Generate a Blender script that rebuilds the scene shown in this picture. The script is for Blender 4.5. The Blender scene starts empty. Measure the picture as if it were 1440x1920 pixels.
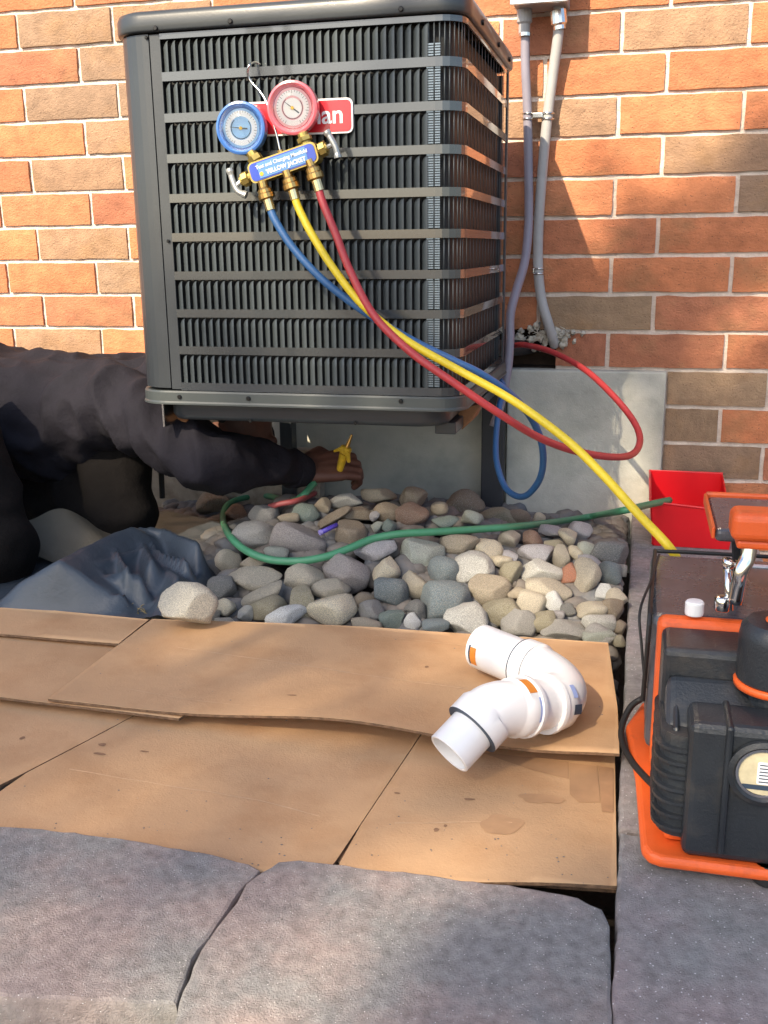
import bpy, bmesh, math, random
import numpy as np
from mathutils import Vector, Matrix, noise
random.seed(7)
rnd = random.Random(11)
sc = bpy.context.scene
COL = sc.collection

# ------------------------------------------------------------------ camera
FPX, YAW, PITCH, ROLL = 1875.73, 0.249595, 0.257013, -0.0118406
CAM = Vector((0.0, -2.5104, 0.63))
_f = Vector((-math.sin(YAW)*math.cos(PITCH), math.cos(YAW)*math.cos(PITCH), -math.sin(PITCH)))
_r = Vector((math.cos(YAW), math.sin(YAW), 0)); _u = _r.cross(_f)
RR = _r*math.cos(ROLL) + _u*math.sin(ROLL)
UU = -_r*math.sin(ROLL) + _u*math.cos(ROLL)
cam = bpy.data.cameras.new('camera'); camo = bpy.data.objects.new('camera', cam); COL.objects.link(camo)
M = Matrix((( RR.x, UU.x, -_f.x, CAM.x), (RR.y, UU.y, -_f.y, CAM.y), (RR.z, UU.z, -_f.z, CAM.z), (0, 0, 0, 1)))
camo.matrix_world = M
cam.sensor_fit = 'HORIZONTAL'; cam.sensor_width = 36.0; cam.lens = FPX/1440*36.0
cam.clip_start = 0.02; cam.clip_end = 400
sc.camera = camo

# ------------------------------------------------------------------ light
SUN_EL, SUN_AZ = math.radians(40), math.radians(20)      # azimuth: left of the direction from wall to camera
SDIR = Vector((-math.sin(SUN_AZ)*math.cos(SUN_EL), -math.cos(SUN_AZ)*math.cos(SUN_EL), math.sin(SUN_EL)))
w = bpy.data.worlds.new('World'); sc.world = w; w.use_nodes = True
nt = w.node_tree; nt.nodes.clear()
sky = nt.nodes.new('ShaderNodeTexSky'); sky.sky_type = 'NISHITA'; sky.sun_disc = False
sky.sun_elevation = SUN_EL; sky.sun_rotation = math.pi + SUN_AZ
sky.dust_density = 2.0
bg = nt.nodes.new('ShaderNodeBackground'); bg.inputs[1].default_value = 0.15
wo = nt.nodes.new('ShaderNodeOutputWorld')
nt.links.new(sky.outputs[0], bg.inputs[0]); nt.links.new(bg.outputs[0], wo.inputs[0])
sun = bpy.data.lights.new('sun', 'SUN'); sun.energy = 5.0; sun.angle = math.radians(0.53); sun.color = (1.0, 0.84, 0.62)
suno = bpy.data.objects.new('sun', sun); COL.objects.link(suno)
suno.rotation_euler = SDIR.to_track_quat('Z', 'Y').to_euler(); suno.location = (-3, -6, 6)
sc.view_settings.view_transform = 'Standard'; sc.view_settings.look = 'None'
sc.view_settings.gamma = 1; sc.view_settings.use_curve_mapping = False
sc.view_settings.exposure = 0.98
sc.render.engine = 'CYCLES'
sc.cycles.use_denoising = True

# ------------------------------------------------------------------ calibrated measuring helpers
def ray(x, y): return RR*((x-720)/FPX) + UU*((960-y)/FPX) + _f
def onY(x, y, Y): d = ray(x, y); return CAM + d*((Y-CAM.y)/d.y)
def onZ(x, y, Z): d = ray(x, y); return CAM + d*((Z-CAM.z)/d.z)
def depth(P): return (P-CAM).dot(_f)
def mound(X, Y):
    a = min(max((Y+1.08)/0.55, 0), 1); a = a*a*(3-2*a)
    b = min(max((Y+0.50)/0.25, 0), 1); b = b*b*(3-2*b)
    g = min(max((X+1.0)/0.28, 0), 1)*(1-.45*min(max((X+.42)/.25, 0), 1))
    return -0.03 + (0.15*a - .10*b)*(.12+.88*g)
def onM(x, y):
    d = ray(x, y); t = 0.6
    for i in range(2000):
        P = CAM + d*t
        if P.z <= mound(P.x, P.y) or P.y > -0.02: return P
        t += 0.002
    return P

# ------------------------------------------------------------------ object helpers
WL = {}
def setp(o, parent):
    if parent is not None:
        o.parent = parent; o.matrix_parent_inverse = Matrix.Translation(-WL[parent.name])
def finish(o, parent, L):
    COL.objects.link(o); o.location = L; WL[o.name] = Vector(L); setp(o, parent); return o
def tag(o, label=None, cat=None, group=None, kind=None):
    if label: o['label'] = label
    if cat: o['category'] = cat
    if group: o['group'] = group
    if kind: o['kind'] = kind
    return o
def empty(name, L, label=None, cat=None, group=None, kind=None):
    o = bpy.data.objects.new(name, None); o.empty_display_size = .05
    finish(o, None, Vector(L)); return tag(o, label, cat, group, kind)
def obj(name, V, F, mat, parent=None, smooth=False, mi=None, origin=None):
    V = np.array([tuple(v) for v in V], float)
    L = Vector(origin) if origin is not None else Vector(((V[:,0].min()+V[:,0].max())/2, (V[:,1].min()+V[:,1].max())/2, V[:,2].min()))
    V = V - np.array(L)
    me = bpy.data.meshes.new(name); me.from_pydata(V.tolist(), [], [tuple(int(i) for i in f) for f in F])
    for m in (mat if isinstance(mat, (list, tuple)) else [mat]): me.materials.append(m)
    if smooth: me.polygons.foreach_set('use_smooth', [True]*len(me.polygons))
    if mi is not None: me.polygons.foreach_set('material_index', mi)
    me.update()
    o = bpy.data.objects.new(name, me)
    return finish(o, parent, L)
def inst(name, mesh, L, parent=None, rot=None, scale=None):
    o = bpy.data.objects.new(name, mesh); finish(o, parent, Vector(L))
    if rot is not None: o.rotation_euler = rot
    if scale is not None: o.scale = scale
    return o
class MB:
    def __init__(s): s.V = []; s.F = []; s.M = []
    def add(s, V, F, m=0):
        n = len(s.V); s.V += [tuple(v) for v in V]; s.F += [tuple(i+n for i in f) for f in F]; s.M += [m]*len(F); return s
    def build(s, name, mat, parent=None, smooth=False, origin=None):
        return obj(name, s.V, s.F, mat, parent, smooth, s.M, origin)
def from_bm(bm):
    bm.verts.index_update()
    V = [tuple(v.co) for v in bm.verts]; F = [tuple(v.index for v in f.verts) for f in bm.faces]; bm.free(); return V, F
def rbox(x0, x1, y0, y1, z0, z1, b=0.003, seg=2, taper=None, rotz=0, only=None):
    bm = bmesh.new(); bmesh.ops.create_cube(bm, size=1)
    for v in bm.verts:
        tx = taper if (taper and v.co.z > 0) else 1
        v.co = Vector((((x0+x1)/2 + v.co.x*(x1-x0)*tx), (y0+y1)/2 + v.co.y*(y1-y0)*tx, (z0+z1)/2 + v.co.z*(z1-z0)))
    ed = list(bm.edges)
    if only == 'z': ed = [e for e in ed if abs(e.verts[0].co.z-e.verts[1].co.z) > 1e-6]
    if b > 0: bmesh.ops.bevel(bm, geom=ed, offset=b, segments=seg, affect='EDGES', profile=0.5)
    if rotz:
        c = Vector(((x0+x1)/2, (y0+y1)/2, 0)); R = Matrix.Rotation(rotz, 3, 'Z')
        for v in bm.verts: v.co = c + R @ (v.co-c)
    return from_bm(bm)
def cyl(c, axis, r, h, seg=24, r2=None, bev=0.0):
    prof = [(0, 0), (r-bev, 0), (r, bev), ((r2 if r2 else r), h-bev), ((r2 if r2 else r)-bev, h), (0, h)]
    return lathe(prof, c, axis, seg)
def lathe(prof, c, axis, seg=24):
    q = Vector(axis).normalized().to_track_quat('Z', 'Y').to_matrix(); c = Vector(c)
    V = []; F = []; n = len(prof)
    for j in range(seg):
        a = 2*math.pi*j/seg
        for (r, h) in prof: V.append(c + q @ Vector((r*math.cos(a), r*math.sin(a), h)))
    for j in range(seg):
        k = (j+1) % seg
        for i in range(n-1):
            if prof[i][0] == 0 and prof[i+1][0] == 0: continue
            if prof[i][0] == 0: F.append((j*n+i, k*n+i+1, j*n+i+1))
            elif prof[i+1][0] == 0: F.append((j*n+i, k*n+i, j*n+i+1))
            else: F.append((j*n+i, k*n+i, k*n+i+1, j*n+i+1))
    return V, F
def catmull(P, n=8):
    P = [Vector(p) for p in P]; Q = [P[0]*2-P[1]] + P + [P[-1]*2-P[-2]]; out = []
    for i in range(1, len(Q)-2):
        for k in range(n):
            t = k/n; a, b, c, d = Q[i-1:i+3]
            out.append(0.5*((2*b) + (c-a)*t + (2*a-5*b+4*c-d)*t*t + (3*b-a-3*c+d)*t**3))
    out.append(P[-1]); return out
def tube(P, r, seg=12, cap=True):
    P = [Vector(p) for p in P]; n = len(P); rs = r if hasattr(r, '__len__') else [r]*n
    V = []; F = []
    T = [(P[min(i+1, n-1)]-P[max(i-1, 0)]).normalized() for i in range(n)]
    N = T[0].orthogonal().normalized()
    for i in range(n):
        N = (N - T[i]*N.dot(T[i])).normalized(); B = T[i].cross(N)
        for j in range(seg):
            a = 2*math.pi*j/seg; V.append(P[i] + (N*math.cos(a)+B*math.sin(a))*rs[i])
    for i in range(n-1):
        for j in range(seg):
            k = (j+1) % seg; F.append((i*seg+j, i*seg+k, (i+1)*seg+k, (i+1)*seg+j))
    if cap:
        F.append(tuple(reversed(range(seg)))); F.append(tuple((n-1)*seg+j for j in range(seg)))
    return V, F
def fbm(p, o=4, s=1.0):
    v = 0; a = 1; f = s
    for i in range(o): v += a*noise.noise(Vector(p)*f); a *= .5; f *= 2.03
    return v

# ------------------------------------------------------------------ materials
def mat(name, color, rough=0.6, metal=0.0, var=0.0, vs=8.0, bump=0.0, bs=60.0, col2=None, c2s=4.0, c2lo=.45, c2hi=.65,
        objcol=False, speck=None, sps=250, spt=.12, coat=0.0, spec=0.5, trans=0.0, rnd_off=True, bump2=0.0, bs2=8.0, rvar=0.0, detail=6, stretch=None, alpha=None, ior=None):
    m = bpy.data.materials.new(name); m.use_nodes = True; t = m.node_tree; N = t.nodes; L = t.links
    P = N['Principled BSDF']; P.inputs['Roughness'].default_value = rough; P.inputs['Metallic'].default_value = metal
    P.inputs['Coat Weight'].default_value = coat; P.inputs['Specular IOR Level'].default_value = spec
    P.inputs['Transmission Weight'].default_value = trans
    if ior: P.inputs['IOR'].default_value = ior
    tc = N.new('ShaderNodeTexCoord'); vec = tc.outputs['Object']
    oi = N.new('ShaderNodeObjectInfo')
    if rnd_off:
        mu = N.new('ShaderNodeMath'); mu.operation = 'MULTIPLY'; mu.inputs[1].default_value = 37.0; L.new(oi.outputs['Random'], mu.inputs[0])
        ad = N.new('ShaderNodeVectorMath'); ad.operation = 'ADD'; L.new(vec, ad.inputs[0]); L.new(mu.outputs[0], ad.inputs[1]); vec = ad.outputs[0]
    if stretch:
        mp = N.new('ShaderNodeMapping'); mp.inputs['Scale'].default_value = stretch; L.new(vec, mp.inputs[0]); vec = mp.outputs[0]
    def noi(scale, det=detail, ro=.6):
        n = N.new('ShaderNodeTexNoise'); n.inputs['Scale'].default_value = scale; n.inputs['Detail'].default_value = det; n.inputs['Roughness'].default_value = ro
        L.new(vec, n.inputs['Vector']); return n.outputs['Fac']
    def rng(x, lo, hi, a=0.0, b=1.0):
        r = N.new('ShaderNodeMapRange'); r.inputs[1].default_value = lo; r.inputs[2].default_value = hi; r.inputs[3].default_value = a; r.inputs[4].default_value = b
        L.new(x, r.inputs[0]); return r.outputs[0]
    def mix(fac, a, b, mode='MIX'):
        x = N.new('ShaderNodeMix'); x.data_type = 'RGBA'; x.blend_type = mode
        if isinstance(fac, float): x.inputs[0].default_value = fac
        else: L.new(fac, x.inputs[0])
        for i, s in ((6, a), (7, b)):
            if isinstance(s, tuple): x.inputs[i].default_value = (*s[:3], 1)
            else: L.new(s, x.inputs[i])
        return x.outputs[2]
    c = oi.outputs['Color'] if objcol else None
    if c is None:
        rg = N.new('ShaderNodeRGB'); rg.outputs[0].default_value = (*color, 1); c = rg.outputs[0]
    if col2 is not None: c = mix(rng(noi(c2s), c2lo, c2hi), c, col2)
    if var > 0: 
        g = rng(noi(vs), .25, .75, 1-var, 1+var); h = N.new('ShaderNodeCombineColor')
        for i in range(3): L.new(g, h.inputs[i])
        c = mix(1.0, c, h.outputs[0], 'MULTIPLY')
    if speck is not None:
        v = N.new('ShaderNodeTexVoronoi'); v.inputs['Scale'].default_value = sps; L.new(vec, v.inputs['Vector'])
        f = rng(v.outputs['Distance'], spt, spt*.5); c = mix(f, c, speck)
    L.new(c, P.inputs['Base Color'])
    if rvar > 0: L.new(rng(noi(vs*1.7), .3, .7, rough-rvar, rough+rvar), P.inputs['Roughness'])
    if bump > 0 or bump2 > 0:
        prev = None
        for s_, d_ in ((bump, bs), (bump2, bs2)):
            if s_ <= 0: continue
            b = N.new('ShaderNodeBump'); b.inputs['Strength'].default_value = 1.0; b.inputs['Distance'].default_value = s_
            L.new(noi(d_, 5, .65), b.inputs['Height'])
            if prev is not None: L.new(prev, b.inputs['Normal'])
            prev = b.outputs[0]
        L.new(prev, P.inputs['Normal'])
    if alpha is not None: P.inputs['Alpha'].default_value = alpha
    m['_'] = 1
    return m

M_brick = mat('brick', (.5,.2,.1), .85, objcol=True, var=.26, vs=24, col2=(.30,.17,.08), c2s=7, c2lo=.50, c2hi=.80, speck=(.11,.055,.035), sps=95, spt=.15, bump=.0034, bs=170, bump2=.003, bs2=30, stretch=(1,1,1.3))
M_mortar = mat('mortar', (.66,.57,.49), .9, var=.2, vs=30, bump=.003, bs=180, bump2=.004, bs2=40, rnd_off=False)
M_conc = mat('concrete', (.50,.49,.42), .85, var=.22, vs=3.5, col2=(.36,.36,.31), c2s=6, bump=.0012, bs=300, bump2=.003, bs2=25, rvar=.08)
M_conc2 = mat('concrete_old', (.40,.33,.25), .9, var=.3, vs=8, col2=(.22,.17,.12), c2s=12, bump=.003, bs=150, bump2=.008, bs2=20)
M_paver = mat('paver', (.275,.268,.258), .92, var=.34, vs=75, col2=(.36,.295,.27), c2s=6.5, c2lo=.43, c2hi=.60, speck=(.75,.72,.70), sps=190, spt=.13, bump=.0032, bs=520, bump2=.0007, bs2=60, spec=.3)
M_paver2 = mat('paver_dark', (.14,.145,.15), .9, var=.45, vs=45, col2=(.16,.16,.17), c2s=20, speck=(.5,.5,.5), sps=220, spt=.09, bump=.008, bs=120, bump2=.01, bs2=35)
M_curb = mat('curb_stone', (.265,.26,.252), .92, var=.32, vs=75, col2=(.34,.285,.275), c2s=5.0, speck=(.72,.7,.7), sps=150, spt=.15, bump=.0030, bs=520, bump2=.0007, bs2=60, spec=.3)
M_soil = mat('soil', (.07,.055,.045), .95, var=.4, vs=20, bump=.01, bs=60)
M_stone = mat('river_stone', (.3,.3,.3), .72, objcol=True, var=.55, vs=24, col2=(.50,.46,.39), c2s=34, c2lo=.50, c2hi=.66, speck=(.10,.09,.09), sps=170, spt=.14, bump=.0015, bs=220, bump2=.004, bs2=40, rvar=.1)
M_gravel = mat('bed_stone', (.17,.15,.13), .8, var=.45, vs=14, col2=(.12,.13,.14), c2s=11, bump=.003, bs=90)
M_card = mat('cardboard', (.50,.31,.165), .75, var=.14, vs=4, col2=(.41,.23,.11), c2s=9, c2lo=.48, c2hi=.80, bump=.0006, bs=350, bump2=.0022, bs2=9, spec=.3, rnd_off=True)
M_cardedge = mat('cardboard_edge', (.17,.10,.055), .9, var=.5, vs=120, bump=.002, bs=300)
M_cardin = mat('cardboard_stain', (.24,.125,.06), .7, var=.2, vs=20)
M_shell = mat('charcoal_paint', (.034,.04,.045), .38, var=.16, vs=5, bump=.00015, bs=250, spec=.5, coat=.15, rvar=.08)
M_louver = mat('louver_paint', (.058,.070,.075), .42, var=.1, vs=6, spec=.5)
M_band = mat('band_paint', (.032,.038,.042), .24, var=.1, vs=6, spec=.8, coat=.9)
M_coil = mat('coil', (.012,.013,.014), .6, var=.4, vs=40, stretch=(1,1,60), bump=.001, bs=30)
M_screw = mat('screw', (.02,.02,.02), .35, metal=.6)
M_steel = mat('steel', (.62,.62,.60), .22, metal=1.0, var=.1, vs=20)
M_knob = mat('knob_metal', (.45,.46,.44), .42, metal=.7, var=.2, vs=60)
M_chrome = mat('chrome', (.75,.75,.72), .08, metal=1.0)
M_conduit = mat('conduit_grey', (.30,.30,.31), .45, var=.08, vs=30, spec=.5)
M_lilac = mat('conduit_lilac', (.23,.215,.26), .42, var=.1, vs=30)
M_brass = mat('brass', (.55,.35,.12), .32, metal=1.0, var=.15, vs=60, rvar=.08)
M_brassd = mat('brass_cast', (.42,.32,.10), .45, metal=.9, var=.2, vs=60)
M_blueh = mat('hose_blue', (.03,.105,.26), .42, var=.08, vs=80, bump=.0004, bs=400)
M_redh = mat('hose_red', (.40,.04,.045), .42, var=.1, vs=60, bump=.0004, bs=400)
M_yelh = mat('hose_yellow', (.66,.50,.02), .42, var=.06, vs=80, bump=.0004, bs=400)
M_greenh = mat('hose_green', (.06,.23,.12), .42, var=.1, vs=60)
M_gblue = mat('gauge_blue', (.05,.15,.44), .25, spec=.6, coat=.4)
M_gred = mat('gauge_red', (.56,.12,.15), .25, spec=.6, coat=.4)
M_dialb = mat('dial_blue', (.24,.45,.72), .5)
M_dialr = mat('dial_pink', (.72,.42,.46), .5)
M_dialw = mat('dial_white', (.74,.78,.80), .5)
M_ink = mat('ink', (.03,.05,.08), .5)
M_inkred = mat('ink_red', (.5,.05,.06), .5)
M_labelb = mat('label_blue', (.03,.07,.42), .3, coat=.3)
M_white = mat('white_paint', (.78,.78,.78), .4)
M_badge = mat('badge_red', (.55,.015,.025), .3, coat=.4)
M_pvc = mat('pvc', (.75,.755,.76), .28, var=.03, vs=12, spec=.5, coat=.2)
M_pvcin = mat('pvc_inside', (.35,.35,.34), .5)
M_orange = mat('orange_plastic', (.72,.11,.02), .42, var=.15, vs=14, col2=(.42,.07,.02), c2s=28, c2lo=.58, c2hi=.75, spec=.5, bump=.0003, bs=300)
M_stick = mat('sticker_orange', (.62,.22,.03), .4)
M_black = mat('black_paint', (.018,.022,.027), .36, var=.3, vs=12, col2=(.055,.05,.045), c2s=18, c2lo=.54, c2hi=.75, bump=.0006, bs=300, rvar=.08)
M_blackm = mat('black_matte', (.025,.026,.03), .6, var=.2, vs=12, bump=.0006, bs=300)
M_grey = mat('grey_plate', (.075,.078,.09), .28, var=.25, vs=14, spec=.5, coat=.2, rvar=.08)
M_red = mat('red_plastic', (.60,.006,.012), .33, var=.08, vs=10, spec=.5)
M_rubber = mat('rubber', (.012,.012,.012), .6)
M_oil = mat('oil_dial', (.52,.46,.30), .35, var=.3, vs=60)
M_glass = mat('glass', (1,1,1), .03, trans=1.0, ior=1.3)
M_jacket = mat('jacket_cloth', (.011,.010,.015), .85, var=.2, vs=12, bump=.0008, bs=500, spec=.25, bump2=.006, bs2=14)
M_trouser = mat('trouser_cloth', (.005,.004,.004), .9, var=.25, vs=12, bump=.0008, bs=500, spec=.2, bump2=.006, bs2=14)
M_skin = mat('skin', (.125,.055,.038), .55, var=.15, vs=30, bump=.0008, bs=200)
M_hair = mat('hair', (.01,.008,.007), .6)
M_tarp = mat('tarp', (.045,.058,.073), .38, var=.15, vs=8, bump=.0004, bs=400, bump2=.003, bs2=20, spec=.5)
M_tarpb = mat('tarp_brown', (.10,.085,.06), .7, var=.2, vs=12, bump=.002, bs=60)
M_wood = mat('rust_pad', (.26,.12,.05), .8, var=.3, vs=30, bump=.002, bs=120)
M_foam = mat('foam', (.50,.46,.38), .85, var=.4, vs=50, bump=.006, bs=90)
M_dark = mat('dark_cavity', (.012,.010,.009), .95)
M_leaf = mat('leaf', (.06,.10,.03), .6, var=.3, vs=2)
M_bark = mat('bark', (.10,.07,.05), .9, var=.3, vs=10, bump=.02, bs=20)
M_gold = mat('yellow_tool', (.62,.40,.03), .4, var=.3, vs=60)
M_purple = mat('purple_plastic', (.09,.06,.40), .35)
M_leafdry = mat('grass_bit', (.22,.17,.08), .9, var=.4, vs=50)
M_grass = mat('lawn', (.05,.075,.025), .9, var=.4, vs=3, bump=.02, bs=50)

# ------------------------------------------------------------------ ground (setting)
def ground():
    V = []; F = []
    xs = [-40, -12, -5] + list(np.linspace(-2.4, .9, 34)) + [5, 12, 40]; ys = [-40, -15, -5] + list(np.linspace(-2.4, 0.0, 25)) + [.15, .4]
    for y in ys:
        for x in xs:
            inbed = (-1.9 < x < 0.0) and (-1.25 < y)
            z = -.17 + fbm((x*3, y*3, 0), 3)*.012
            if inbed: z = mound(x, y) - .075
            if x > .29 and y > -3: z = -.17
            V.append((x, y, z))
    nx = len(xs)
    for j in range(len(ys)-1):
        for i in range(nx-1): F.append((j*nx+i, j*nx+i+1, (j+1)*nx+i+1, (j+1)*nx+i))
    o = obj('ground', V, F, M_soil, smooth=True); tag(o, kind='structure')
ground()

# ------------------------------------------------------------------ brick wall
WX0, WPITCH, WZ0, WC, WSTAG = -1.43545, .2722626, 1.14236, .089, .3775
wall = empty('brick_wall', (-.6, .05, -.2), 'orange and olive brick house wall with pale mortar behind the condenser', 'wall')
FX = 0.067      # foundation ends here, bricks go down beyond it
FZ = WZ0-9*WC   # top of the foundation
def brick_mesh(i, L=.2622, H=.0785, D=.09):
    r = random.Random(i*31+5); nx, nz = 11, 5
    V = []; F = []
    for b in range(2):        # b=0 front face, slightly inset; b=1 rim set back
        pass
    xs = np.linspace(-L/2, L/2, nx); zs = np.linspace(-H/2, H/2, nz)
    so = Vector((i*3.7, i*1.3, 0))
    for z in zs:
        for x in xs:
            ex = min(x+L/2, L/2-x); ez = min(z+H/2, H/2-z)
            e = min(ex, ez); y = -.0040 if e > 1e-6 else -.0025
            n = fbm(Vector((x*14, z*20, 0))+so, 3)
            dx = fbm(Vector((x*30, z*30, 9))+so, 2)*.0016; dz = fbm(Vector((x*18, z*30, 4))+so, 3)*.0024
            V.append((x+dx, y + n*.0014, z+dz))
    for j in range(nz-1):
        for k in range(nx-1): F.append((j*nx+k, j*nx+k+1, (j+1)*nx+k+1, (j+1)*nx+k))
    rim = [k for k in range(nx)] + [(j*nx+nx-1) for j in range(1, nz)] + [((nz-1)*nx+k) for k in range(nx-2, -1, -1)] + [j*nx for j in range(nz-2, 0, -1)]
    m = len(rim); n0 = len(V); nf = len(F)
    for k in rim: V.append(V[k])
    for k in rim: V.append((V[k][0], .02, V[k][2]))
    for k in range(m): F.append((n0+k, n0+m+k, n0+m+(k+1) % m, n0+(k+1) % m))
    me = bpy.data.meshes.new('brick'); me.from_pydata(V, [], F); me.materials.append(M_brick)
    me.polygons.foreach_set('use_smooth', [True]*len(me.polygons)); return me
BM = [brick_mesh(i) for i in range(10)]
half = {}
ORG = [(.49,.178,.078), (.51,.19,.084), (.465,.168,.074), (.52,.205,.095), (.455,.168,.08)]
OLV = [(.30,.20,.12), (.33,.20,.12), (.28,.18,.115)]
RDB = [(.39,.15,.078), (.37,.14,.075)]
olive_px = [(125,50),(160,190),(205,120),(1285,50),(1090,215),(1350,290),(200,255),(150,305),(235,500),(120,430),(1060,790),(1300,790),(1150,870),(1080,570),(990,190),(1400,735)]
redb_px = [(1100,660),(1280,650),(1000,50),(1080,700),(1290,720),(1000,590)]
def brick_color(P):
    for k, lst in ((0, olive_px), (1, redb_px)):
        for q in lst:
            T = onY(q[0], q[1], 0)
            if abs(T.x-P.x) < .11 and abs(T.z-P.z) < .043: return rnd.choice(OLV if k == 0 else RDB)
    v = rnd.random()
    return rnd.choice(ORG) if v < .82 else (rnd.choice(OLV) if v < .9 else rnd.choice(RDB))
extra = MB()
hole = onY(985, 668, 0)
for k in range(-12, 15):
    zc = WZ0-(k+.5)*WC
    st = 0 if k % 2 == 0 else WSTAG
    for n in range(-12, 18):
        x0 = WX0+(n+st)*WPITCH+.005; x1 = x0+WPITCH-.010
        below = k >= 9
        if below:
            if x1 < FX+.03: continue
            if x0 < FX: x0 = FX+.004
        xc = (x0+x1)/2
        if k == 8 and x0 < hole.x < x1:      # broken-out brick: keep only the right-hand part
            x0 = hole.x+.075; xc = (x0+x1)/2
        near = (-2.0 < xc < .85) and (-6 <= k)
        if near:
            me = BM[rnd.randrange(10)]
            o = inst('brick', me, (xc, rnd.uniform(-.0015, .0015), zc), wall, scale=((x1-x0)/.2622, 1, 1))
            if rnd.random() < .5: o.rotation_euler = (0, math.pi, 0); 
            c = brick_color(Vector((xc, 0, zc))); g = rnd.uniform(.9, 1.1); o.color = (c[0]*g, c[1]*g, c[2]*g, 1)
        else:
            extra.add(*rbox(x0, x1, -.004, .02, zc-.039, zc+.039, .002, 1))
eo = extra.build('far_brick', mat('brick_plain', (.42,.17,.09), .85, var=.25, vs=5, bump=.004, bs=60), wall); eo['kind'] = 'stuff'
# mortar: lumpy sheet just behind the brick faces
V = []; F = []; xs = np.linspace(-4.8, 3.4, 660); zs = np.linspace(-.17, 2.3, 200)
mv = MB()
def mortar_sheet(x0, x1, z0, z1, nx, nz):
    V = []; F = []
    for z in np.linspace(z0, z1, nz):
        for x in np.linspace(x0, x1, nx): V.append((x, .0035+fbm((x*35, 0, z*60), 2)*.0022, z))
    for j in range(nz-1):
        for i in range(nx-1): F.append((j*nx+i, j*nx+i+1, (j+1)*nx+i+1, (j+1)*nx+i))
    mv.add(V, F)
mortar_sheet(-2.1, -.9, FZ-.005, 1.75, 120, 110); mortar_sheet(-.9, hole.x-.09, FZ-.005, 1.75, 40, 50)
mortar_sheet(hole.x-.09, hole.x+.075, FZ+.1, 1.75, 20, 110); mortar_sheet(hole.x+.075, .9, FZ-.005, 1.75, 110, 110)
mortar_sheet(FX, .9, -.17, FZ-.005, 70, 45)
mortar_sheet(-4.8, -2.1, -.17, 2.3, 10, 10); mortar_sheet(.9, 3.4, -.17, 2.3, 10, 10); mortar_sheet(-2.1, .9, 1.75, 2.3, 10, 5)
mv.build('mortar', M_mortar, wall, smooth=True)
obj('wall_core', *rbox(-4.8, 3.4, .12, .3, -.3, 2.3, 0), M_dark, wall)
# cavity behind the broken brick
cav = MB(); hx0, hx1, hz0, hz1 = hole.x-.09, hole.x+.075, FZ-.004, FZ+.1
cav.add([(hx0,.004,hz0),(hx1,.004,hz0),(hx1,.004,hz1),(hx0,.004,hz1),(hx0,.1,hz0),(hx1,.1,hz0),(hx1,.1,hz1),(hx0,.1,hz1)],
        [(0,4,5,1),(1,5,6,2),(2,6,7,3),(3,7,4,0),(4,7,6,5)])
cav.build('broken_opening', mat('cavity', (.055,.035,.025), .95, var=.4, vs=40), wall)

# concrete foundation: panels with a step, running along under the bricks
fnd = empty('foundation', (-1.0, 0, -.17), kind='structure')
def slabY(x0, x1, z0, z1, yf, m, name='panel'):
    V, F = rbox(x0, x1, yf, .02, z0, z1, .004, 2); return obj(name, V, F, m, fnd)
pxR = onY(950, 800, -.03).x
slabY(pxR, FX, -.17, FZ-.003, -.030, M_conc)
slabY(onY(553, 850, -.012).x, pxR-.004, -.17, FZ-.003, -.012, M_conc)
slabY(-1.12, onY(553, 850, -.012).x-.004, -.17, FZ-.003, -.020, mat('concrete_pale', (.42,.41,.35), .88, var=.15, vs=6, bump=.002, bs=120))
slabY(-4.8, -1.124, -.17, FZ-.003, -.028, M_conc2)
slabY(-1.08, -.80, -.17, .12, -.05, M_conc2)

# ------------------------------------------------------------------ pavers
def resample(poly, step, closed=True):
    out = []; n = len(poly)
    for i in range(n if closed else n-1):
        a = Vector(poly[i]); b = Vector(poly[(i+1) % n]); k = max(1, int((b-a).length/step))
        for j in range(k): out.append(a+(b-a)*(j/k))
    return out
def slab(name, poly, z1, th, m, parent, jit=.0035, bev=.0045, seed=0, origin=None):
    P = resample([(p[0], p[1]) for p in poly], .012); n = len(P)
    c = sum(P, Vector((0, 0)))/n; Pj = []
    for i, p in enumerate(P):
        t = (P[(i+1) % n]-P[i-1]); nn = Vector((t.y, -t.x)); nn.normalize()
        if (p-c).dot(nn) < 0: nn = -nn
        d = (fbm((p.x*22+seed, p.y*22, seed), 3)+.8*fbm((p.x*90+seed, p.y*90, seed), 3))*jit
        Pj.append((p+nn*d, nn))
    V = []; F = []
    rings = [(-th, .004), (-.014, .0005), (-.005, .0008), (-.0015, bev*.35), (0, bev)]
    for ri, (dz, ins) in enumerate(rings):
        for (p, nn) in Pj:
            q = p - nn*(ins*(1+.5*noise.noise(Vector((p.x*40, p.y*40, seed)))))
            V.append((q.x, q.y, z1+dz + (fbm((q.x*60, q.y*60, ri+seed), 2)*.0014 if ri < 4 else 0)))
    for r in range(len(rings)-1):
        for i in range(n): F.append((r*n+i, r*n+(i+1) % n, (r+1)*n+(i+1) % n, (r+1)*n+i))
    F.append(tuple((len(rings)-1)*n+i for i in range(n)))
    o = obj(name, V, F, m, parent, smooth=False, origin=origin)
    return o
patio = empty('patio', (-.5, -2.2, -.17), kind='structure')
def pz(l, z=0.0): return [(onZ(x, y, z).x, onZ(x, y, z).y) for x, y in l]
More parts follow.
